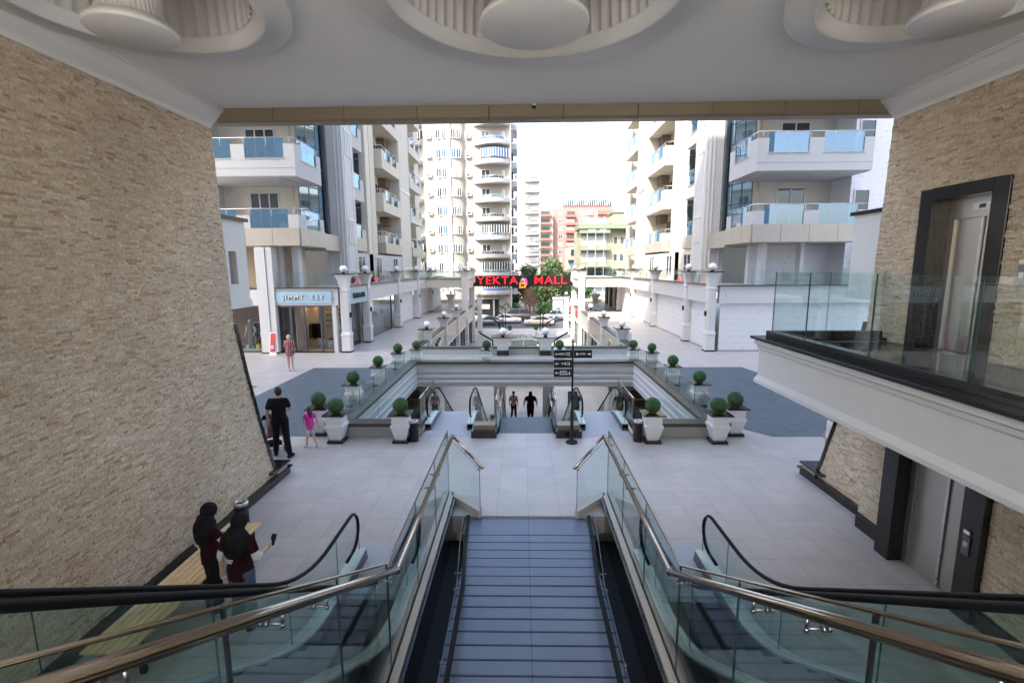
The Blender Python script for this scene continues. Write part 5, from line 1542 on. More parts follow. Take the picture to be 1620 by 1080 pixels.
def specC(t):
    zf = [LOW+4.2+FP*k for k in range(11)]
    # curved window bay in the middle-left, grey strip on it
    g = MB(); pts = [(-14.6+5.0*i/12, -1.3*math.sin(PI*i/12)**.7) for i in range(13)]
    g.prism([(-14.6, .05)]+pts[1:-1]+[(-9.6, .05)], LOW, 31); g.obj('window_bay', 'tower_cream', t)
    MB().box(-12.5, -11.9, -1.55, -1.2, LOW, 31).obj('grey_strip', 'facade_grey', t)
    for k, z in enumerate(zf):
        zr = z+1.1
        for (x, w_, y) in ((-13.95, .8, -1.02), (-13.0, .7, -1.31), (-11.4, .75, -1.33), (-10.55, .7, -1.12)):
            opening(t, x-w_/2, x+w_/2, y, z+.9, z+2.35, mull=1, dark=rnd.choice(['window_dark', 'curtain_dark', 'glass_balcony', 'sign_grey']))
        gz = {0: 'window_dark', 1: 'window_dark', 3: 'window_dark', 7: 'awning_blue', 8: None, 9: 'awning_blue'}.get(k)
        curved_balc(t, -8.2, -2.2, zr, 1.9, 'tower_white', None, gz, full=False)
        opening(t, -6.9, -5.5, -.0, z+.05, z+2.3, mull=1, dark='window_dark', name='balcony_door')
        opening(t, -3.4, -2.9, -.0, z+.3, z+2.2, mull=0, dark='sign_grey')
        curved_balc(t, -20.5, -16.8, zr, 1.6, 'tower_white', None, 'window_dark' if k in (1, 2, 8) else None, full=True)
        opening(t, -18.6, -17.6, -.0, z+.05, z+2.2, mull=1, dark='window_dark', name='balcony_door')
        # right return
        MB().box(-1.9, -.9, 2.0+(k % 2)*.0, 7.5, z-.2, z+.75).obj('side_balcony', 'tower_white', t)
        MB().box(-1.88, -1.5, 1.6, 1.98, z+.9, z+2.2).obj('side_window', 'window_dark', t)
    MB().box(-1.95, -1.9+.0, 0, 14, LOW, 31).obj('corner_edge', 'white_trim', t)
    g = MB(); g.box(-8.4, -4.2, -.12, -.02, LOW, LOW+3.3); o = g.obj('shop_opening', 'black_matte', t)
    g = MB(); g.box(-8.0, -7.6, -.2, -.13, LOW, LOW+3.2); g.box(-5.2, -4.9, -.2, -.13, LOW, LOW+3.2); g.box(-8.4, -4.2, -.2, -.13, LOW+3.3, LOW+3.5); g.obj('frame', 'facade_grey', o)
    MB().box(-7.2, -5.8, -.2, -.13, LOW+1.6, LOW+2.4).obj('shop_sign', 'plaster_beige', o)
    MB().box(-17, -10, -.2, -.02, LOW+.1, LOW+3.2).obj('shop_opening', 'window_dark', t)
bC = far_tower('apartment_tower', 'tall cream apartment tower with bowed balconies and a curved window bay', -22, -1.95, 85, 32, 11, 'tower_cream', specC)
zf = [LOW+4.2+FP*k for k in range(11)]
for k, z in enumerate(zf[1:10]):
    ac(-9.0, 84.75, z+1.1, 0, 'air conditioner beside the bowed balcony on storey %s of the cream tower' % ['two', 'three', 'four', 'five', 'six', 'seven', 'eight', 'nine', 'ten'][k])
    ac(-15.7, 84.75, z+1.1, 0, 'air conditioner left of the window bay on storey %s of the cream tower' % ['two', 'three', 'four', 'five', 'six', 'seven', 'eight', 'nine', 'ten'][k])
def specD(t):
    for k in range(11):
        z = LOW+3+FP*k
        curved_balc(t, .6, 5.3, z+1.1, 1.1, 'tower_white', None, 'window_dark' if k in (2, 3, 4) else None)
        opening(t, 1.5, 2.4, 0, z, z+2.1, mull=1, dark='window_dark', name='balcony_door')
        opening(t, 3.0, 4.6, 0, z, z+2.1, mull=1, dark='sign_grey')
        opening(t, -2.2, -1.4, 0, z+.7, z+2.1, mull=0, dark='window_dark'); opening(t, -.6, .1, 0, z+.7, z+2.1, mull=0, dark='sign_grey')
    MB().box(-1.5, 5, 1, 8, 31.2, 32.5).obj('roof_block', 'tower_cream', t)
far_tower('apartment_tower', 'white apartment tower with small bowed balconies behind the cream tower', -4.5, 5.5, 150, 31.2, 11, 'tower_white', specD)
def specE(t):
    MB().box(6.6, 12.0, -3, 0, LOW, 25.5).obj('red_block', 'tower_cream', t)
    for k in range(10):
        z = LOW+1+3.0*k
        MB().box(6.5, 11.4, -4.2, -3, z, z+.9).obj('red_balcony', 'facade_red', t)
        MB().box(7.2, 10.6, -3.6, -3.02, z+1.0, z+2.2).obj('window', 'window_dark', t)
        MB().box(17.2, 21.0, -1.6, .0, z, z+.9).obj('red_balcony', 'facade_red', t)
        MB().box(17.6, 20.4, -.6, -.02, z+1.1, z+2.3).obj('window', 'sign_grey' if k % 3 else 'window_dark', t)
        for x in (14.4, 22.8, 28.5, 31.5): opening(t, x, x+1.4, 0, z+1.0, z+2.3, mull=1, dark='sign_grey' if (k+int(x)) % 2 else 'window_dark')
        MB().box(25.2, 27.6, -.5, -.02, z+.8, z+2.4).obj('loggia', 'plaster_beige', t)
    MB().box(29.5, 35.5, -1, 0, 25, 26.4).obj('red_eave', 'facade_red', t)
    MB().box(15.8, 35.5, .5, 8, 27.6, 28.6).obj('parapet', 'facade_pink', t)
    for i in range(22):
        x = 16.2+i*.86
        MB().prism([(-.2, 28.6), (.5, 28.6), (1.6, 30.5), (1.3, 30.7)], x, x+.45, 'x').obj('pergola_fin', 'black_matte', t)
far_tower('apartment_block', 'pink and red apartment block with dark fins along its flat roof', 11.0, 35.8, 195, 27.6, 10, 'facade_pink', specE)
def specF(t):
    # stepped green and yellow block
    for k, z in enumerate([LOW+2.6+3.05*i for i in range(5)]):
        MB().box(10.4, 15.9, -1.3, -.02, z, z+.95).obj('green_balcony', 'facade_green', t)
        MB().box(10.9, 15.4, -.25, -.03, z+1.0, z+2.7).obj('roller_blind', 'facade_grey' if k != 1 else 'window_dark', t)
        g = MB()
        for i in range(6): g.box(11+i*.75, 11.05+i*.75, -1.28, -1.2, z+.95, z+3.05 if i % 2 else z+1.0)
        g.box(12.0, 13.2, -1.36, -1.3, z+.25, z+.7); g.box(14.0, 15.1, -1.36, -1.3, z+.25, z+.7)
        g.obj('panels', 'white_trim', t)
        for x in (16.7, 17.9): opening(t, x, x+.8, -.0, z+1.1, z+2.5, mull=0, dark='curtain_dark')
        MB().box(19, 22.5, -1.2, -.02, z, z+.9).obj('green_balcony', 'facade_green', t)
        opening(t, 19.6, 21.2, 0, z+1, z+2.6, mull=1, dark='window_dark')
    MB().box(10.2, 19.5, -1.5, 6, 11.6, 12.5).obj('eave', 'facade_green', t)
    MB().box(16.4, 19.6, -.8, 4, 12.5, 14.4).obj('roof_room', 'facade_yellow', t)
    MB().box(16.2, 19.8, -1.0, 4.2, 14.4, 14.7).obj('roof_eave', 'facade_green', t)
    MB().box(12.4, 14.4, 1, 1.1, 12.6, 13.7).obj('solar_panel', 'facade_red', t)
far_tower('apartment_block', 'yellow apartment block with green balcony bands on the right', 10.8, 26, 91, 11.7, 4, 'facade_yellow', specF, 12)
t = thing('apartment_block', 'narrow orange and white block between the pink block and the green banded block', 'building', (0, 120, 0))
MB().box(11.2, 16, 0, 8, LOW, 9.5).obj('wall', 'tower_cream', t)
for k in range(4):
    MB().box(10.9, 14.5, -1, -.02, LOW+1.5+3*k, LOW+2.4+3*k).obj('balcony', 'facade_red' if k < 2 else 'facade_yellow', t); MB().box(11.8, 13.6, -.4, -.03, LOW+2.6+3*k, LOW+4+3*k).obj('awning', 'awning_blue' if k == 2 else 'window_dark', t)

# ================================================================ TREES AND SHRUBS
def tree(name, label, loc, h, crown, mats, seed, n=2600, leaf=.16, trunk=.14, group='trees and shrubs across the street', base=.35, dens=1.0):
    rn = random.Random(seed)
    t = thing(name, label, 'tree' if 'tree' in name else 'shrub', loc, 0, group)
    g = MB()
    cz = h-crown[2]
    g.tube([(0, 0, 0), (.05, .03, h*.3), (-.05, .05, h*.6), (0, 0, h*.8)], [trunk, trunk*.8, trunk*.55, trunk*.2], 8)
    clumps = []
    for i in range(16):
        a = rn.uniform(0, 6.28); q = rn.uniform(.2, .8)
        z = cz+crown[2]*rn.uniform(-.75, .8)
        p = (crown[0]*q*math.cos(a), crown[1]*q*math.sin(a), z)
        clumps.append((p, rn.uniform(.28, .5)))
        g.tube([(0, 0, max(.2, h*.3)), (p[0]*.4, p[1]*.4, (h*.3+z)*.5), p], [trunk*.4, trunk*.25, trunk*.08], 5)
    g.obj('trunk', 'bark', t)
    g = MB()
    for i in range(n):
        p, r = rn.choice(clumps)
        d = Vector((rn.gauss(0, 1), rn.gauss(0, 1), rn.gauss(0, 1))).normalized()*r*rn.uniform(.4, 1.05)
        q = Vector((p[0]+d.x*crown[0], p[1]+d.y*crown[1], p[2]+d.z*crown[2]))
        nn = Vector((rn.gauss(0, 1), rn.gauss(0, 1), rn.gauss(0, 1)+.5)).normalized()
        a = nn.orthogonal().normalized()*leaf*rn.uniform(.6, 1.3); b = nn.cross(a)*.55
        g.add([q-a, q-b, q+a, q+b], [(0, 1, 2, 3)], rn.choice((0, 0, 1)))
    g.obj('crown', mats, t)
    return t
tree('tree', 'pale green feathery tree rising above the right end of the red letter sign', (4.9, 88, LOW), 10.6, (2.6, 2.2, 4.2), ['leaf_light', 'leaf_mid'], 1, 4200, .2)
tree('tree', 'broad dark green tree behind the white and blue kiosk', (8.2, 90, LOW), 8.2, (3.2, 2.4, 3.4), ['leaf_dark', 'leaf_mid'], 2, 4500, .2)
tree('tree', 'dense green tree left of the kiosk under the red letter sign', (4.3, 92, LOW), 7.6, (2.6, 2.2, 3.0), ['leaf_mid', 'leaf_dark'], 3, 3800, .2)
tree('tree', 'yellow green small tree right of the cream tower', (-2.6, 89, LOW), 6.2, (1.5, 1.3, 1.9), ['leaf_yellow', 'leaf_light'], 4, 1800, .16)
tree('tree', 'dark green tree behind the dry brown shrub', (.6, 99, LOW), 9.0, (3.0, 2.2, 3.4), ['leaf_dark', 'leaf_mid'], 5, 3500, .22)
tree('shrub', 'low green hedge clump left of the dry brown shrub', (-2.3, 87.5, LOW), 2.7, (2.2, 1.2, 1.2), ['leaf_mid', 'leaf_dark'], 6, 2400, .13)
tree('shrub', 'low green hedge clump between the dry brown shrub and the kiosk', (4.2, 87.5, LOW), 2.6, (2.2, 1.2, 1.2), ['leaf_mid', 'leaf_dark'], 7, 2400, .13)
tree('shrub', 'bright green shrub beside the white car at the left gate pillar', (-8.3, 80.5, LOW), 3.1, (.9, .9, 1.4), ['leaf_light', 'leaf_mid'], 8, 1500, .13)
tree('tree', 'green tree at the right edge of the street behind the right gate pillar', (11.2, 86, LOW), 6.5, (2, 2, 2.6), ['leaf_mid', 'leaf_light'], 9, 2600, .17)
tree('tree', 'dark broad tree filling the gap behind the kiosk and right gate pillar', (7.0, 101, LOW), 8.6, (4.2, 2.4, 4.0), ['leaf_dark', 'leaf_mid'], 21, 4200, .24)
tree('tree', 'dark tree at the far right behind the green banded block corner', (12.5, 97, LOW), 7.4, (3.4, 2.2, 3.3), ['leaf_dark', 'leaf_mid'], 22, 2600, .22)
tree('tree', 'rounded green tree between the cream tower and the dry brown shrub', (-1.5, 94, LOW), 7.2, (2.3, 2.0, 3.0), ['leaf_mid', 'leaf_dark'], 23, 3200, .2)
tree('tree', 'mid green tree directly behind the dry brown shrub', (2.2, 96, LOW), 6.8, (2.4, 2.0, 2.9), ['leaf_mid', 'leaf_dark'], 24, 3000, .2)
# dry brown shrub mound
rn = random.Random(12)
t = thing('dry_shrub', 'tall bare brown shrub tangle in the middle across the street', 'shrub', (1.3, 88.5, LOW))
g = MB()
for i in range(1500):
    a = rn.uniform(0, 6.28); z = rn.uniform(.1, 1)**.8*5.6
    r = max(.2, 2.7*(1-(z/6.4)**1.4))*rn.uniform(.3, 1)
    p = Vector((r*math.cos(a), r*math.sin(a)*.7, z*rn.uniform(.7, 1)))
    d = Vector((rn.gauss(0, .5), rn.gauss(0, .5), rn.uniform(.3, 1))).normalized()*rn.uniform(.4, .9)
    sd = d.orthogonal().normalized()*.022
    g.add([p-sd, p+sd, p+d], [(0, 1, 2)], 0); 
    sd = d.cross(sd).normalized()*.022
    g.add([p-sd, p+sd, p+d], [(0, 1, 2)], 0)
g.obj('twigs', 'dry_brush', t)
g = MB(); g.tube([(0, 0, 0), (0, 0, 2.5), (.1, 0, 4.6)], [.2, .14, .04], 8); g.obj('stem', 'bark', t)
# palm
def palm(loc, h, label, n=16, fl=1.9):
    t = thing('palm_tree', label, 'tree', loc)
    g = MB(); g.tube([(0, 0, 0), (.05, 0, h*.5), (0, 0, h)], [.24, .19, .17], 10); g.obj('trunk', 'bark', t)
    g = MB(); rn = random.Random(2)
    for i in range(n):
        a = 2*PI*i/n+rn.uniform(-.15, .15); el = rn.uniform(-.1, 1.0); prev = None
        for k in range(9):
            q = k/8*fl; x = q*math.cos(el)*.95; z = h+q*math.sin(el)-.42*q*q
            c = Vector((x*math.cos(a), x*math.sin(a), z))
            if prev is not None:
                d = (c-prev).normalized(); sd = Vector((-math.sin(a), math.cos(a), 0))
                for sg in (-1, 1):
                    tip = c+sd*sg*.42*(1-k/11)+d*.2+Vector((0, 0, -.12))
                    g.add([prev, c, tip], [(0, 1, 2)], k % 2)
            prev = c
    g.obj('fronds', ['leaf_dark', 'leaf_mid'], t)
palm((-2.9, 85.5, LOW), 2.5, 'short palm with arching dark fronds behind the dark van')
# small potted shrubs on the lower plaza
for s in (-1, 1):
    for k, y in enumerate((38, 50)):
        lb = 'small potted green shrub beside the %s lamp post on the %s of the lower plaza' % (['nearest', 'second'][k], 'left' if s < 0 else 'right')
        t = thing('potted_shrub', lb, 'plant', (s*1.75, y+14, LOW), 0, 'small potted shrubs on the lower plaza')
        MB().lathe([(.001, 0), (.16, 0), (.22, .45), (.001, .45)], n=16).obj('pot', 'pot_white', t)
        gg = MB(); rr = random.Random(k)
        for i in range(500):
            d = Vector((rr.gauss(0, 1), rr.gauss(0, 1), rr.gauss(0, 1))).normalized()*.3*rr.uniform(.6, 1); d.z = d.z*1.4+.8
            a = Vector((rr.gauss(0, 1), rr.gauss(0, 1), rr.gauss(0, 1))).normalized()*.05; b = a.orthogonal().normalized()*.03
            gg.add([d-a, d-b, d+a, d+b], [(0, 1, 2, 3)], i % 2)
        gg.obj('foliage', ['leaf_mid', 'leaf_dark'], t)
# bent lamp posts on the lower plaza
lp = None
ordn = ['nearest', 'second', 'third', 'farthest']
for s in (-1, 1):
    for k, (y, h) in enumerate(((38, 3.6), (50, 3.6), (59, 3.6), (67.5, 3.6))):
        lb = '%s bent black lamp post in the %s row on the lower plaza' % (ordn[k], 'left' if s < 0 else 'right')
        t = thing('lamp_post', lb, 'lamp post', (s*2.45, y, LOW), 0, 'bent black lamp posts on the lower plaza')
        g = MB(); g.tube([(0, 0, 0), (0, 0, h-.55), (0, 0, h-.5)], .06, 8); g.obj('post', 'black_matte', t)
        g = MB(); g.prism([(0.05, h-.62), (.05, h-.46), (s*-.0-(-s)*1.05 if 0 else s*1.05*(1 if s > 0 else 1), h+.12), (s*1.05, h-.02)] if s > 0 else [(-.05, h-.62), (-.05, h-.46), (-1.05, h+.12), (-1.05, h-.02)], -.06, .06, 'y'); g.obj('arm', 'black_matte', t)
        g = MB(); g.box(min(s*.7, s*1.0), max(s*.7, s*1.0), -.04, .04, h-.09, h-.06); g.obj('light_panel', 'letter_white', t)

# kiosk
t = thing('kiosk', 'white and blue cash machine kiosk on the far pavement', 'kiosk', (6.2, 84.9, LOW))
g = MB(); g.box(-.85, .85, 0, 1.2, 0, 3.2); g.box(-.95, .95, -.15, 1.3, 3.2, 3.5); g.obj('cabin', 'white_paint', t)
MB().box(-.7, .85, -.04, -.005, .1, 2.4).obj('blue_panel', 'kiosk_blue' if 'kiosk_blue' in M else 'sign_blue', t)
MB().box(-.35, .35, -.08, -.045, 1.0, 1.7).obj('screen', 'window_dark', t); MB().box(-.4, .45, -.08, -.045, 1.95, 2.2).obj('sign_strip', 'letter_white', t)
g = MB(); g.tube([(-.5, .2, 3.5), (-.4, .2, 3.9), (.4, .2, 3.9), (.5, .2, 3.5)], .05, 8); g.obj('roof_loop', 'steel', t)

# ================================================================ VEHICLES
def car(label, loc, rotz, kind, paint, cat='car'):
    t = thing('parked_car', label, cat, loc, rotz, 'cars along the street')
    m_ = M.get(paint)
    K = {  # length, width, lower profile (x, zbottom, ztop), roof profile
        'sedan': (4.6, 1.8, [(-2.3, .35, .62), (-2.2, .25, .80), (-1.5, .22, .90), (-.75, .2, .95), (.9, .2, .97), (1.7, .22, .99), (2.2, .25, .93), (2.3, .38, .75)], [(-.95, .95), (-.25, 1.38), (.3, 1.45), (.95, 1.40), (1.75, .98)]),
        'hatch': (4.2, 1.75, [(-2.1, .35, .65), (-2.0, .25, .82), (-1.3, .22, .93), (-.7, .2, 1.0), (1.5, .2, 1.02), (2.0, .25, 1.0), (2.1, .38, .8)], [(-.9, 1.0), (-.2, 1.45), (.5, 1.52), (1.4, 1.47), (2.0, 1.0)]),
        'suv': (4.7, 1.9, [(-2.35, .4, .8), (-2.25, .3, 1.0), (-1.4, .28, 1.08), (-.8, .28, 1.12), (1.9, .28, 1.14), (2.3, .3, 1.12), (2.35, .45, .85)], [(-1.0, 1.12), (-.35, 1.68), (.4, 1.76), (1.8, 1.74), (2.25, 1.14)]),
        'van': (5.0, 1.95, [(-2.5, .4, .8), (-2.4, .3, 1.05), (-1.7, .28, 1.15), (-1.3, .28, 1.2), (2.2, .28, 1.22), (2.5, .35, 1.15)], [(-1.55, 1.2), (-.75, 1.82), (.3, 1.94), (2.1, 1.9), (2.42, 1.2)]),
        'pickup': (5.2, 1.9, [(-2.6, .45, .85), (-2.5, .35, 1.02), (-1.6, .3, 1.1), (-1.1, .3, 1.14), (2.3, .32, 1.16), (2.6, .4, 1.1)], [(-1.2, 1.14), (-.55, 1.68), (.1, 1.76), (.75, 1.72), (1.0, 1.16)]),
    }[kind]
    L_, W_, low, roof = K
    g = MB()
    # lofted body, rounded in cross-section
    secs = []
    for (x, zb, zt) in low:
        e = min(1, (L_/2-abs(x))*2.2+.72)
        hw = W_/2*e**.5
        secs.append([(x, -hw*.86, zb), (x, -hw, zb+.14), (x, -hw, (zb+zt)/2), (x, -hw*.96, zt-.06), (x, -hw*.84, zt), (x, 0, zt+.025), (x, hw*.84, zt), (x, hw*.96, zt-.06), (x, hw, (zb+zt)/2), (x, hw, zb+.14), (x, hw*.86, zb)])
    n_ = len(secs[0]); vs = [p for s_ in secs for p in s_]
    fs = [(i*n_+j, i*n_+(j+1) % n_, (i+1)*n_+(j+1) % n_, (i+1)*n_+j) for i in range(len(secs)-1) for j in range(n_)]
    fs += [tuple(range(n_)), tuple(range((len(secs)-1)*n_, len(secs)*n_))]
    g.add(vs, fs, 0, True)
    body = g.obj('body', m_, t)
    # greenhouse
    g = MB(); hb, ht = W_/2*.90, W_/2*.70
    zmax = max(z for _, z in roof); zmin = min(z for _, z in roof)
    sec = [(x, ht+(hb-ht)*(zmax-z)/(zmax-zmin), z) for x, z in roof]
    sec2 = sec
    vs = []
    for (x, hw, z) in sec2: vs += [(x, -hw, z), (x, hw, z)]
    # roof and pillars as thin shell, windows dark inside
    fs = [(2*i, 2*i+1, 2*i+3, 2*i+2) for i in range(len(sec2)-1)]
    g.add(vs, fs[1:-1], 0, True)
    for sg in (0, 1):
        g.add(vs, [tuple(2*i+sg for i in range(len(sec2)))], 1)
    g.add(vs, [fs[0], fs[-1]], 1)
    g.obj('cabin', [m_, 'window_dark'], t)
    g = MB()
    for sg in (-1, 1):
        for (x0, h0, z0), (x1, h1, z1) in zip(sec[:-1], sec[1:]): g.tube([(x0, sg*h0*1.0, z0), (x1, sg*h1*1.0, z1)], .035, 6)
        xm = (sec[1][0]+sec[-2][0])/2; g.tube([(xm, sg*hb, zmin), (xm, sg*ht, zmax-.03)], .03, 6)
    g.obj('window_frames', m_, t)
    for x in (-L_/2+.85, L_/2-.9):
        for sg in (-1, 1):
            y = sg*(W_/2-.12)
            wl = MB().cyl((x, y-.11, .33), .33, .22, 20, axis='y').obj('wheel', 'tyre', t)
            MB().cyl((x, y+sg*.115-.005 if sg > 0 else y-.12, .33), .2, .01, 14, axis='y').obj('rim', 'steel', wl)
            MB().lathe([(.37, -.02), (.37, .02)], n=20).obj('arch', 'tyre', wl, (x, sg*(W_/2+.0), .33)).rotation_euler.x = PI/2
    for sg in (-1, 1):
        MB().sphere((-L_/2+.12, sg*W_*.36, .72 if kind != 'suv' else .85), .13, 10, 8, 0, (.6, 1, .6)).obj('headlight', 'globe', t)
        MB().box(L_/2-.1, L_/2+.01, sg*W_*.3, sg*W_*.43, .75, .9).obj('tail_light', 'red_print', t)
    if kind == 'pickup':
        MB().box(1.1, 2.5, -.8, .8, 1.17, 1.2).obj('bed_cover', 'black_matte', t)
    return t
mat('paint_white', (.72, .72, .72), .3, coat=.6); mat('paint_cream', (.62, .55, .44), .3, coat=.6); mat('paint_grey', (.10, .11, .125), .3, .3, coat=.6)
mat('paint_silver', (.42, .42, .40), .3, .5, coat=.6); mat('paint_brown', (.16, .13, .11), .35, .4, coat=.5); mat('kiosk_blue', (.10, .42, .60), .5)
mat('pav', (.50, .56, .50), .35)
SG = LOW-.1
car('white estate car parked at the left behind the dark grey sedan', (-8.0, 80.2, SG), PI, 'suv', 'paint_white')
car('dark grey sedan at the left front of the street', (-5.4, 74.5, SG), 0, 'sedan', 'paint_grey')
car('white sedan in the middle lane behind the lamp posts', (-2.5, 77.5, SG), PI, 'sedan', 'paint_white')
car('dark brown van parked behind the white sedan', (-1.2, 81.8, SG), 0.0, 'van', 'paint_brown', 'van')
car('cream sedan at the right front of the street', (2.5, 74.3, SG), 0, 'sedan', 'paint_cream')
car('silver grey pickup parked before the kiosk', (5.6, 81.5, SG), 0, 'pickup', 'paint_silver', 'pickup')
car('pale silver hatchback at the right end of the street', (9.2, 77.0, SG), 0, 'hatch', 'paint_silver')
# ================================================================ PEOPLE
def ell_loft(g, rings, n=18, mi=0):
    """rings: (cx, cy, z, rx, ry)"""
    vs = []
    for (cx, cy, z, rx, ry) in rings:
        for j in range(n):
            q = 2*PI*j/n
            vs.append((cx+rx*math.cos(q), cy+ry*math.sin(q), z))
    k = len(rings)
    fs = [(i*n+j, i*n+(j+1) % n, (i+1)*n+(j+1) % n, (i+1)*n+j) for i in range(k-1) for j in range(n)]
    fs += [tuple(range(n))[::-1], tuple((k-1)*n+j for j in range(n))]
    g.add(vs, fs, mi, True)
def limb(g, pts, rads, n=12):
    """tapered capsule chain, closed"""
    for (p, q), (a, b) in zip(zip(pts[:-1], pts[1:]), zip(rads[:-1], rads[1:])):
        p, q = Vector(p), Vector(q); d = (q-p); L = d.length; d.normalize()
        path = [p-d*a*.98, p-d*a*.7, p, q, q+d*b*.7, q+d*b*.98]; rr = [a*.15, a*.72, a, b, b*.72, b*.15]
        g.tube(path, rr, n)
def remesh(o, vox, smooth=4):
    m = o.modifiers.new('r', 'REMESH'); m.mode = 'VOXEL'; m.voxel_size = vox; m.use_smooth_shade = True
    if smooth:
        s_ = o.modifiers.new('s', 'SMOOTH'); s_.iterations = smooth; s_.factor = .5
    dg = bpy.context.evaluated_depsgraph_get()
    me = bpy.data.meshes.new_from_object(o.evaluated_get(dg))
    o.modifiers.clear(); old = o.data
    if len(me.polygons) < 8: return o
    o.data = me
    return o
def person(label, loc, rotz, h=1.7, P={}, top='cloth_black', legs='cloth_black', shoes='cloth_black', skin='skin', hair='hair_black', style='short', vox=.012, sleeve=.55, shorts=False, skirt=None, group=None, bare_legs=False, build=1.0, under=None, hijab=False, print_=None, phone=None, static=False, name='person'):
    k = h/1.7
    t = thing(name, label, 'person' if name == 'person' else 'mannequin', loc, rotz, group)
    lean = P.get('lean', 0.0); tx = P.get('tilt', 0.0)
    b_ = build
    def S(x, y, z):            # upper-body lean about the hips
        dz = max(0, z-.92); return Vector((x+tx*dz, y+lean*dz, z))*k
    J = dict(hipL=(-.09, 0, .92), hipR=(.09, 0, .92), kneeL=(-.10, .02, .50), kneeR=(.10, .02, .50), ankL=(-.10, -.02, .09), ankR=(.10, -.02, .09),
             shL=(-.165*b_, 0, 1.385), shR=(.165*b_, 0, 1.385), elL=(-.25*b_, -.03, 1.13), elR=(.25*b_, -.03, 1.13), wrL=(-.27*b_, .06, .88), wrR=(.27*b_, .06, .88))
    J.update(P.get('J', {}))
    V = lambda n_: (S(*J[n_]) if n_[:2] in ('sh', 'el', 'wr') else Vector(J[n_])*k)
    turn = P.get('turn', 0.0); nod = P.get('nod', 0.0)
    # body
    g = MB()
    def TR(z, rx, ry, cy=0): c = S(0, cy, z); return (c.x, c.y, c.z, rx*k*b_, ry*k*b_)
    torso = [TR(.84, .10, .08), TR(.88, .155, .10), TR(.95, .165, .11), TR(1.05, .135, .095), TR(1.15, .135, .09), TR(1.27, .165, .105), TR(1.36, .175, .10), TR(1.42, .15, .08), TR(1.46, .07, .06)]
    ell_loft(g, torso)
    limb(g, [S(0, -.005, 1.42), S(0, .015, 1.54)], [.058*k, .052*k])
    hc = S(0, .025+.05*nod, 1.60-.02*nod)
    Rm = Matrix.Rotation(turn, 3, 'Z') @ Matrix.Rotation(-nod*.6, 3, 'X')
    def HV(x, y, z): return hc + Rm @ (Vector((x, y, z))*k)
    def hs(c, r, sc):          # head lump
        g2 = MB(); g2.sphere((0, 0, 0), r*k, 18, 12, 0, sc)
        g.add([tuple(hc+Rm @ (Vector(v)+Vector(c)*k)) for v in g2.v], g2.f, 0, True)
    hs((0, -.012, .02), .098, (.80, 1.0, 1.02)); hs((0, .018, -.045), .068, (.80, .95, 1.05))
    hs((0, .062, -.085), .028, (1.1, .8, .8)); hs((0, .095, -.025), .017, (.75, 1.0, 1.3)); hs((0, .088, -.055), .016, (1.5, .5, .5))
    for sg in (-1, 1): hs((sg*.080, -.008, -.015), .026, (.35, .7, 1.15)); hs((sg*.03, .078, .012), .013, (1.4, .4, .5))
    for s_ in 'LR':
        limb(g, [V('sh'+s_), V('el'+s_), V('wr'+s_)], [.052*k*b_, .040*k*b_, .028*k])
        limb(g, [V('hip'+s_), V('knee'+s_), V('ank'+s_)], [.085*k*b_, .055*k*b_, .036*k])
        a = V('ank'+s_); f = Vector(P.get('foot'+s_, (0, 1, 0))).normalized()
        limb(g, [a+Vector((0, 0, -.045*k))-f*.03*k, a+Vector((0, 0, -.058*k))+f*.15*k], [.036*k, .030*k])
        # hand: palm, four fingers, thumb
        w_ = V('wr'+s_); e_ = V('el'+s_); d = (w_-e_).normalized()
        hd = Vector(P['hand'+s_]).normalized() if 'hand'+s_ in P else d
        side = hd.cross(Vector((1, 0, 0)) if abs(hd.x) < .9 else Vector((0, 1, 0))).normalized()
        if side.y < 0: side = -side
        nrm = hd.cross(side).normalized()
        cin = 1 if (nrm.x > 0) == (s_ == 'L') else -1
        nrm = nrm*cin            # palm looks inward
        for q in (-1, 0, 1): limb(g, [w_+side*q*.018*k, w_+hd*.085*k+side*q*.024*k], [.020*k, .016*k], 8)
        for i, (off, ln) in enumerate(((.033, .066), (.011, .076), (-.011, .070), (-.033, .054))):
            p0 = w_+hd*.085*k+side*off*k; p1 = p0+(hd*.9+nrm*.35).normalized()*ln*.5*k; p2 = p1+(hd*.5+nrm*.85).normalized()*ln*.5*k
            limb(g, [p0, p1, p2], [.0095*k, .0085*k, .0072*k], 8)
        p0 = w_+hd*.02*k+side*.028*k; p1 = p0+(side*.75+hd*.6+nrm*.2).normalized()*.038*k; p2 = p1+(hd*.9+nrm*.4).normalized()*.032*k
        limb(g, [p0, p1, p2], [.013*k, .0105*k, .0085*k], 8)
    body = remesh(g.obj('body', skin, t), vox*.62 if vox < .015 else vox, 3)
    for p in body.data.polygons: p.use_smooth = True
    # eyes
    if vox < .02:
        g = MB()
        for sg in (-1, 1):
            c = HV(sg*.031, .083, .008); g.sphere(tuple(c), .009*k, 8, 6)
        g.obj('eyes', 'hair_black', t)
    # shirt
    def cloth(nm, build_fn, material, v=vox, sm=5):
        g = MB(); build_fn(g); o = remesh(g.obj(nm, material, t), v, sm)
        for p in o.data.polygons: p.use_smooth = True
        return o
    lo = P.get('hem', .84)
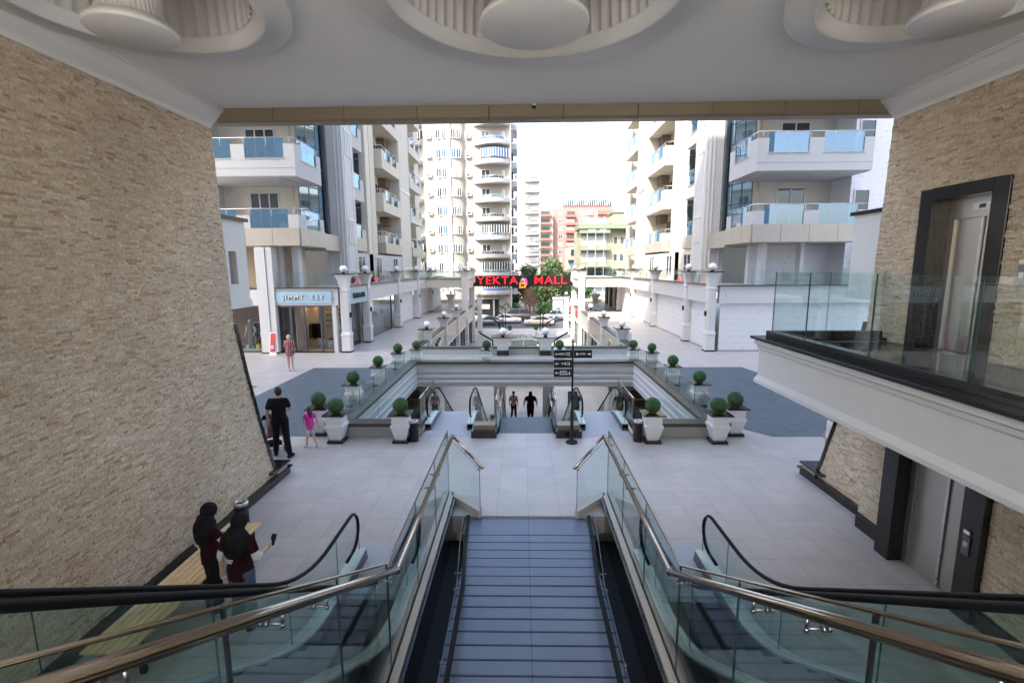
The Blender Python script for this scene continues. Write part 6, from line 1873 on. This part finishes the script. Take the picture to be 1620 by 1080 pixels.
    def shirt(g):
        w = .022*b_
        rr = [TR(lo, .172, .122), TR(.95, .178, .125)] if lo < .93 else [TR(lo, .16, .115)]
        ell_loft(g, rr+[TR(1.06, .155, .115), TR(1.15, .155, .112), TR(1.27, .182, .122), TR(1.36, .190, .115), TR(1.425, .165, .095), TR(1.462, .085, .075)])
        for s_ in 'LR':
            a, e, w_ = V('sh'+s_), V('el'+s_), V('wr'+s_)
            if sleeve <= 1: limb(g, [a-(e-a)*.03, a+(e-a)*sleeve], [.066*k*b_, .061*k*b_])
            else: limb(g, [a-(e-a)*.03, e, e+(w_-e)*(sleeve-1)], [.060*k*b_, .052*k*b_, .042*k*b_])
    if top: 
        sh_ = cloth('shirt', shirt, top)
    if under:
        def us(g):
            for s_ in 'LR':
                a, e, w_ = V('sh'+s_), V('el'+s_), V('wr'+s_)
                limb(g, [a+(e-a)*.4, e, e+(w_-e)*.25], [.055*k*b_, .053*k*b_, .045*k*b_])
        cloth('undershirt_sleeves', us, under)
    if legs:
        def trousers(g):
            ell_loft(g, [TR(.80, .145, .10), TR(.86, .178, .122), TR(.95, .176, .12), TR(1.02, .150, .108)])
            for s_ in 'LR':
                a, e, w_ = V('hip'+s_), V('knee'+s_), V('ank'+s_)
                if shorts: limb(g, [a, a+(e-a)*shorts], [.108*k*b_, .088*k*b_])
                else: limb(g, [a, e, e+(w_-e)*P.get('leglen', .92)], [.105*k*b_, .074*k*b_, P.get('cuff', .056)*k*b_])
        cloth('trousers' if not shorts else 'shorts', trousers, legs)
    def shoe(g):
        for s_ in 'LR':
            a = V('ank'+s_); f = Vector(P.get('foot'+s_, (0, 1, 0))).normalized()
            limb(g, [a+Vector((0, 0, -.040*k))-f*.045*k, a+Vector((0, 0, -.052*k))+f*.14*k], [.046*k, .040*k])
    if shoes: cloth('shoes', shoe, shoes)
    # hair or headscarf
    def hr(g):
        def lump(c, r, sc):
            g2 = MB(); g2.sphere((0, 0, 0), r*k, 18, 12, 0, sc)
            g.add([tuple(hc+Rm @ (Vector(v)+Vector(c)*k)) for v in g2.v], g2.f, 0, True)
        if hijab:
            lump((0, -.022, .028), .118, (.86, 1.0, 1.03)); lump((0, -.015, -.06), .098, (.9, .9, 1.0))
            a = S(0, -.02, 1.49); rings = []
            for z, rx, ry, cy in ((1.57, .10, .10, -.02), (1.50, .135, .12, -.025), (1.44, .185, .145, -.03), (1.36, .205, .155, -.035), (1.27, .185, .145, -.045), (1.20, .15, .12, -.06), (1.13, .10, .085, -.07)):
                c = S(0, cy, z); rings.append((c.x, c.y, c.z, rx*k, ry*k))
            ell_loft(g, rings[::-1])
        else:
            lump((0, -.024, .030), .104, (.84, .98, 1.0))
            if style == 'long':
                limb(g, [HV(0, -.06, .0), HV(0, -.10, -.14), HV(0, -.10, -.34)], [.085*k, .085*k, .055*k]); limb(g, [HV(-.05, -.05, -.02), HV(-.06, -.07, -.2)], [.05*k, .05*k]); limb(g, [HV(.05, -.05, -.02), HV(.06, -.07, -.2)], [.05*k, .05*k])
            elif style == 'bob':
                limb(g, [HV(0, -.05, .0), HV(0, -.055, -.07)], [.082*k, .075*k])
            elif style == 'pony':
                limb(g, [HV(0, -.10, .03), HV(0, -.14, -.05), HV(0, -.13, -.2)], [.04*k, .04*k, .02*k])
            else:
                lump((0, -.05, -.02), .075, (.95, .75, 1.0))
    if hair or hijab: cloth('headscarf' if hijab else 'hair', hr, 'cloth_black' if hijab else hair, vox, 4)
    if print_:
        c = S(0, -.125*b_, 1.27)
        g = MB(); rr = random.Random(len(label))
        for i, n_ in enumerate(print_):
            x = -n_*.011
            for q in range(n_):
                w_ = rr.uniform(.010, .017); z = c.z-.12*k-i*.032
                g.box(x, x+w_, c.y-.034, c.y-.028, z, z+rr.uniform(.014, .022)); x += w_+.005
        g.obj('shirt_print', 'cloth_white', t)
    if phone:
        w_ = V('wr'+phone); o = MB().box(-.035, .035, -.006, .006, -.075, .075).obj('phone', 'black_matte', None)
        ph = o; tag(ph, 'dark smartphone held up by the right woman in maroon at the bench', 'phone')
        hd = (V('wr'+phone)-V('el'+phone)).normalized()
        M4 = Matrix.Translation(Vector(loc)) @ Matrix.Rotation(rotz, 4, 'Z')
        ph.location = M4 @ (w_+hd*.10+Vector((0, .03, .02))); ph.rotation_euler = (R(-35), 0, rotz)
    return t

walk = {'J': {'kneeL': (-.10, .10, .51), 'ankL': (-.10, -.12, .13), 'kneeR': (.10, .06, .50), 'ankR': (.10, .14, .09)}, 'footL': (0, 1, -.25)}
# man in black seen from behind, walking away to the left
person('man in black t-shirt and trousers pushing a stroller beside the left stone wall', (-6.28, 11.72, 0), R(12), 1.80,
       {'J': {'kneeL': (-.13, .10, .51), 'ankL': (-.15, .06, .09), 'kneeR': (.13, .0, .50), 'ankR': (.21, -.14, .09), 'elL': (-.255, -.06, 1.14), 'wrL': (-.235, .0, .88), 'elR': (.23, .10, 1.16), 'wrR': (.12, .32, 1.08), 'hipR': (.10, 0, .92)}, 'turn': R(35), 'cuff': .062, 'footL': (-.2, 1, 0), 'footR': (.35, 1, 0)},
       'cloth_black', 'cloth_black', 'cloth_black', 'skin', 'hair_black', 'short', .011, .62, build=1.05)
person('little girl in pink t-shirt and patterned leggings beside the planters', (-5.80, 12.35, 0), R(35), 1.12,
       {'J': {'kneeL': (-.10, .06, .50), 'ankL': (-.16, .10, .09), 'kneeR': (.10, -.02, .50), 'ankR': (.20, -.12, .09), 'elL': (-.20, .03, 1.16), 'wrL': (-.20, .14, .90), 'elR': (.26, -.10, 1.16), 'wrR': (.30, -.14, .90)}, 'turn': R(20), 'cuff': .06, 'leglen': .1, 'hem': .78, 'footL': (-.5, 1, 0), 'footR': (-.2, 1, 0)},
       'cloth_pink', 'leggings', 'cloth_white', 'skin_fair', 'hair_brown', 'long', .010, .5)
person('blond woman in a red plaid shirt facing the blue clothes shop', (-11.0, 22.1, 0), R(2), 1.70,
       {'J': {'kneeL': (-.09, .0, .50), 'ankL': (-.07, -.02, .09), 'kneeR': (.09, .01, .50), 'ankR': (.10, .02, .09), 'elL': (-.24, .05, 1.15), 'wrL': (-.16, .22, 1.02), 'elR': (.24, .05, 1.15), 'wrR': (.17, .2, 1.0)}, 'hem': .74},
       'plaid', 'cloth_denim', 'cloth_white', 'skin_fair', 'hair_blond', 'bob', .012, 1.4, shorts=.15, build=1.1)
person('woman in black headscarf and maroon t-shirt, left of two by the wooden bench', (-4.44, 6.10, 0), R(-38), 1.56,
       {'J': {'elR': (.25, .12, 1.18), 'wrR': (.14, .32, 1.22), 'elL': (-.22, .10, 1.14), 'wrL': (-.10, .26, 1.12)}, 'turn': R(-20), 'nod': .5, 'hem': .80}, 'cloth_maroon', 'cloth_black', 'cloth_black', 'skin_fair', None, 'short', .010, .55, under='cloth_white', hijab=True, print_=[8, 9], build=1.02)
person('woman in black headscarf looking at a phone, right of two by the wooden bench', (-3.82, 5.76, 0), R(-8), 1.58,
       {'J': {'elR': (.28, .00, 1.13), 'wrR': (.26, .25, 1.14), 'elL': (-.27, -.02, 1.13), 'wrL': (-.30, -.0, .88)}, 'turn': R(-25), 'nod': .9, 'hem': .80, 'cuff': .08}, 'cloth_maroon', 'cloth_denim', 'cloth_black', 'skin_fair', None, 'short', .010, .60, under='cloth_white', hijab=True, print_=[6, 4], phone='R', build=1.1)
person('slim woman in pale rose top walking on the lower level under the bridge', (-.62, 27.2, LOW), R(-14), 1.68,
       dict(walk, **{'turn': R(10)}), 'cloth_rose', 'cloth_black', 'cloth_black', 'skin', 'hair_black', 'pony', .018, .9)
person('broad person in dark maroon uniform and headscarf walking beyond the dark stairs', (.36, 26.9, LOW), R(4), 1.72,
       dict(walk, **{'J': dict(walk['J'], elL=(-.34, .0, 1.14), wrL=(-.37, .06, .90), elR=(.34, 0, 1.14), wrR=(.38, .02, .90))}), 'cloth_maroon', 'cloth_maroon', 'cloth_black', 'skin', None, 'short', .018, .55, under='cloth_white', hijab=True, build=1.3)
person('person in dark clothes standing in front of the beige wall left of the lower escalator', (-4.15, 20.6, LOW+1.25), R(120), 1.7, {}, 'cloth_black', 'cloth_black', 'cloth_black', 'skin', 'hair_black', 'short', .018, .6)
person('person in blue shirt standing on the lower level between escalator and stairs', (-1.3, 18.4, LOW+1.42), R(90), 1.6, {}, 'cloth_blue', 'cloth_black', 'cloth_black', 'skin', 'hair_black', 'short', .018, .6)
person('red haired woman in white half hidden behind the right stone wall', (7.38, 11.45, 0), R(80), 1.2, {}, 'cloth_white', 'cloth_rose', 'cloth_white', 'skin_fair', 'hair_brown', 'bob', .016, .6)
person('man in dark jacket standing between the sedan and the kiosk', (4.85, 74.2, SG), R(170), 1.75, {}, 'cloth_blue', 'cloth_black', 'cloth_black', 'skin', 'hair_brown', 'short', .03, 1.8)
person('person in pale blue crouching by the front of the silver hatchback', (6.9, 74.4, SG-.35), R(60), 1.45, {'lean': .35, 'J': {'kneeL': (-.12, .36, .62), 'kneeR': (.12, .36, .62), 'ankL': (-.11, .02, .36), 'ankR': (.11, .02, .36), 'hipL': (-.09, 0, .66), 'hipR': (.09, 0, .66)}}, 'cloth_blue', 'cloth_grey', 'cloth_black', 'skin', 'hair_black', 'short', .03, 1.2)

# platforms the two people on the middle landing stand on
t = thing('mid_landing', 'pale intermediate landing floor beside the lower escalators', 'landing')
MB().box(-5.0, -3.2, 17.5, 24.0, LOW+1.05, LOW+1.25).obj('slab', 'far_tile', t)
MB().box(-1.6, -.98, 17.6, 19.3, LOW+1.2, LOW+1.42).obj('slab', 'far_tile', t)

# mannequins in the shop windows
MN = dict(skin='mannequin', hair=None, shoes=None, vox=.02, name='mannequin')
person('bald pale mannequin in a long grey dress in the left display window', (-16.0, 27.75, 0), R(180), 1.85, {'J': {'elL': (-.28, .02, 1.15), 'wrL': (-.22, .10, .92)}, 'hem': .35}, 'cloth_grey', None, sleeve=.1, **MN)
person('pale mannequin with cream top and black skirt beside the tall column', (-15.08, 27.7, .02), R(180), 1.8, {}, 'mannequin', 'cloth_black', shorts=.8, sleeve=.4, **MN)
person('dark haired mannequin in a cream top inside the corner shop door', (-11.55, 29.3, 0), R(170), 1.75, {}, 'mannequin', 'cloth_black', sleeve=.6, **dict(MN, hair='hair_black'))
person('mannequin in cream top and grey skirt in the first side window of the left shops', (-10.9, 28.6, .1), R(-90), 1.8, {}, 'mannequin', 'cloth_grey', shorts=.6, sleeve=.3, **MN)

# stroller pushed by the man in black
t = thing('stroller', 'dark folding stroller with a red patterned seat in front of the man in black', 'stroller', (-6.72, 12.15, 0), R(48))
g = MB()
for s in (-1, 1):
    x = s*.2
    g.tube([(x, -.32, 1.0), (x, -.22, .92), (x, .30, .12)], .012, 6); g.tube([(x, .05, .55), (x, -.28, .10)], .012, 6); g.tube([(x, -.28, .10), (x, .34, .12)], .010, 6)
g.tube([(-.2, -.28, .12), (.2, -.28, .12)], .01, 6); g.tube([(-.2, .34, .12), (.2, .34, .12)], .01, 6)
g.obj('frame', 'steel_dark', t)
MB().prism([(-.16, .40), (.22, .34), (.24, .40), (-.10, .46), (-.20, .88), (-.25, .88)], -.18, .18, 'x').obj('seat', 'stroller_print', t)
g = MB(); vs = []
for i in range(9):
    a = PI*.1+PI*.6*i/8
    for x in (-.19, .19): vs.append((x, -.12+.30*math.cos(a), .72+.30*math.sin(a)))
g.add(vs, [(2*i, 2*i+1, 2*i+3, 2*i+2) for i in range(8)], 0, True); g.obj('hood', 'cloth_black', t)
for s in (-1, 1):
    for y in (-.28, .34): MB().cyl((s*.2-.015, y, .085), .085, .03, 16, axis='x').obj('wheel', 'tyre', t)
    MB().tube([(s*.2, -.32, 1.0), (s*.2, -.38, 1.03)], .018, 8).obj('handle', 'rubber', t)
MB().box(-.16, .16, -.2, .12, .16, .26).obj('basket', 'cloth_black', t)
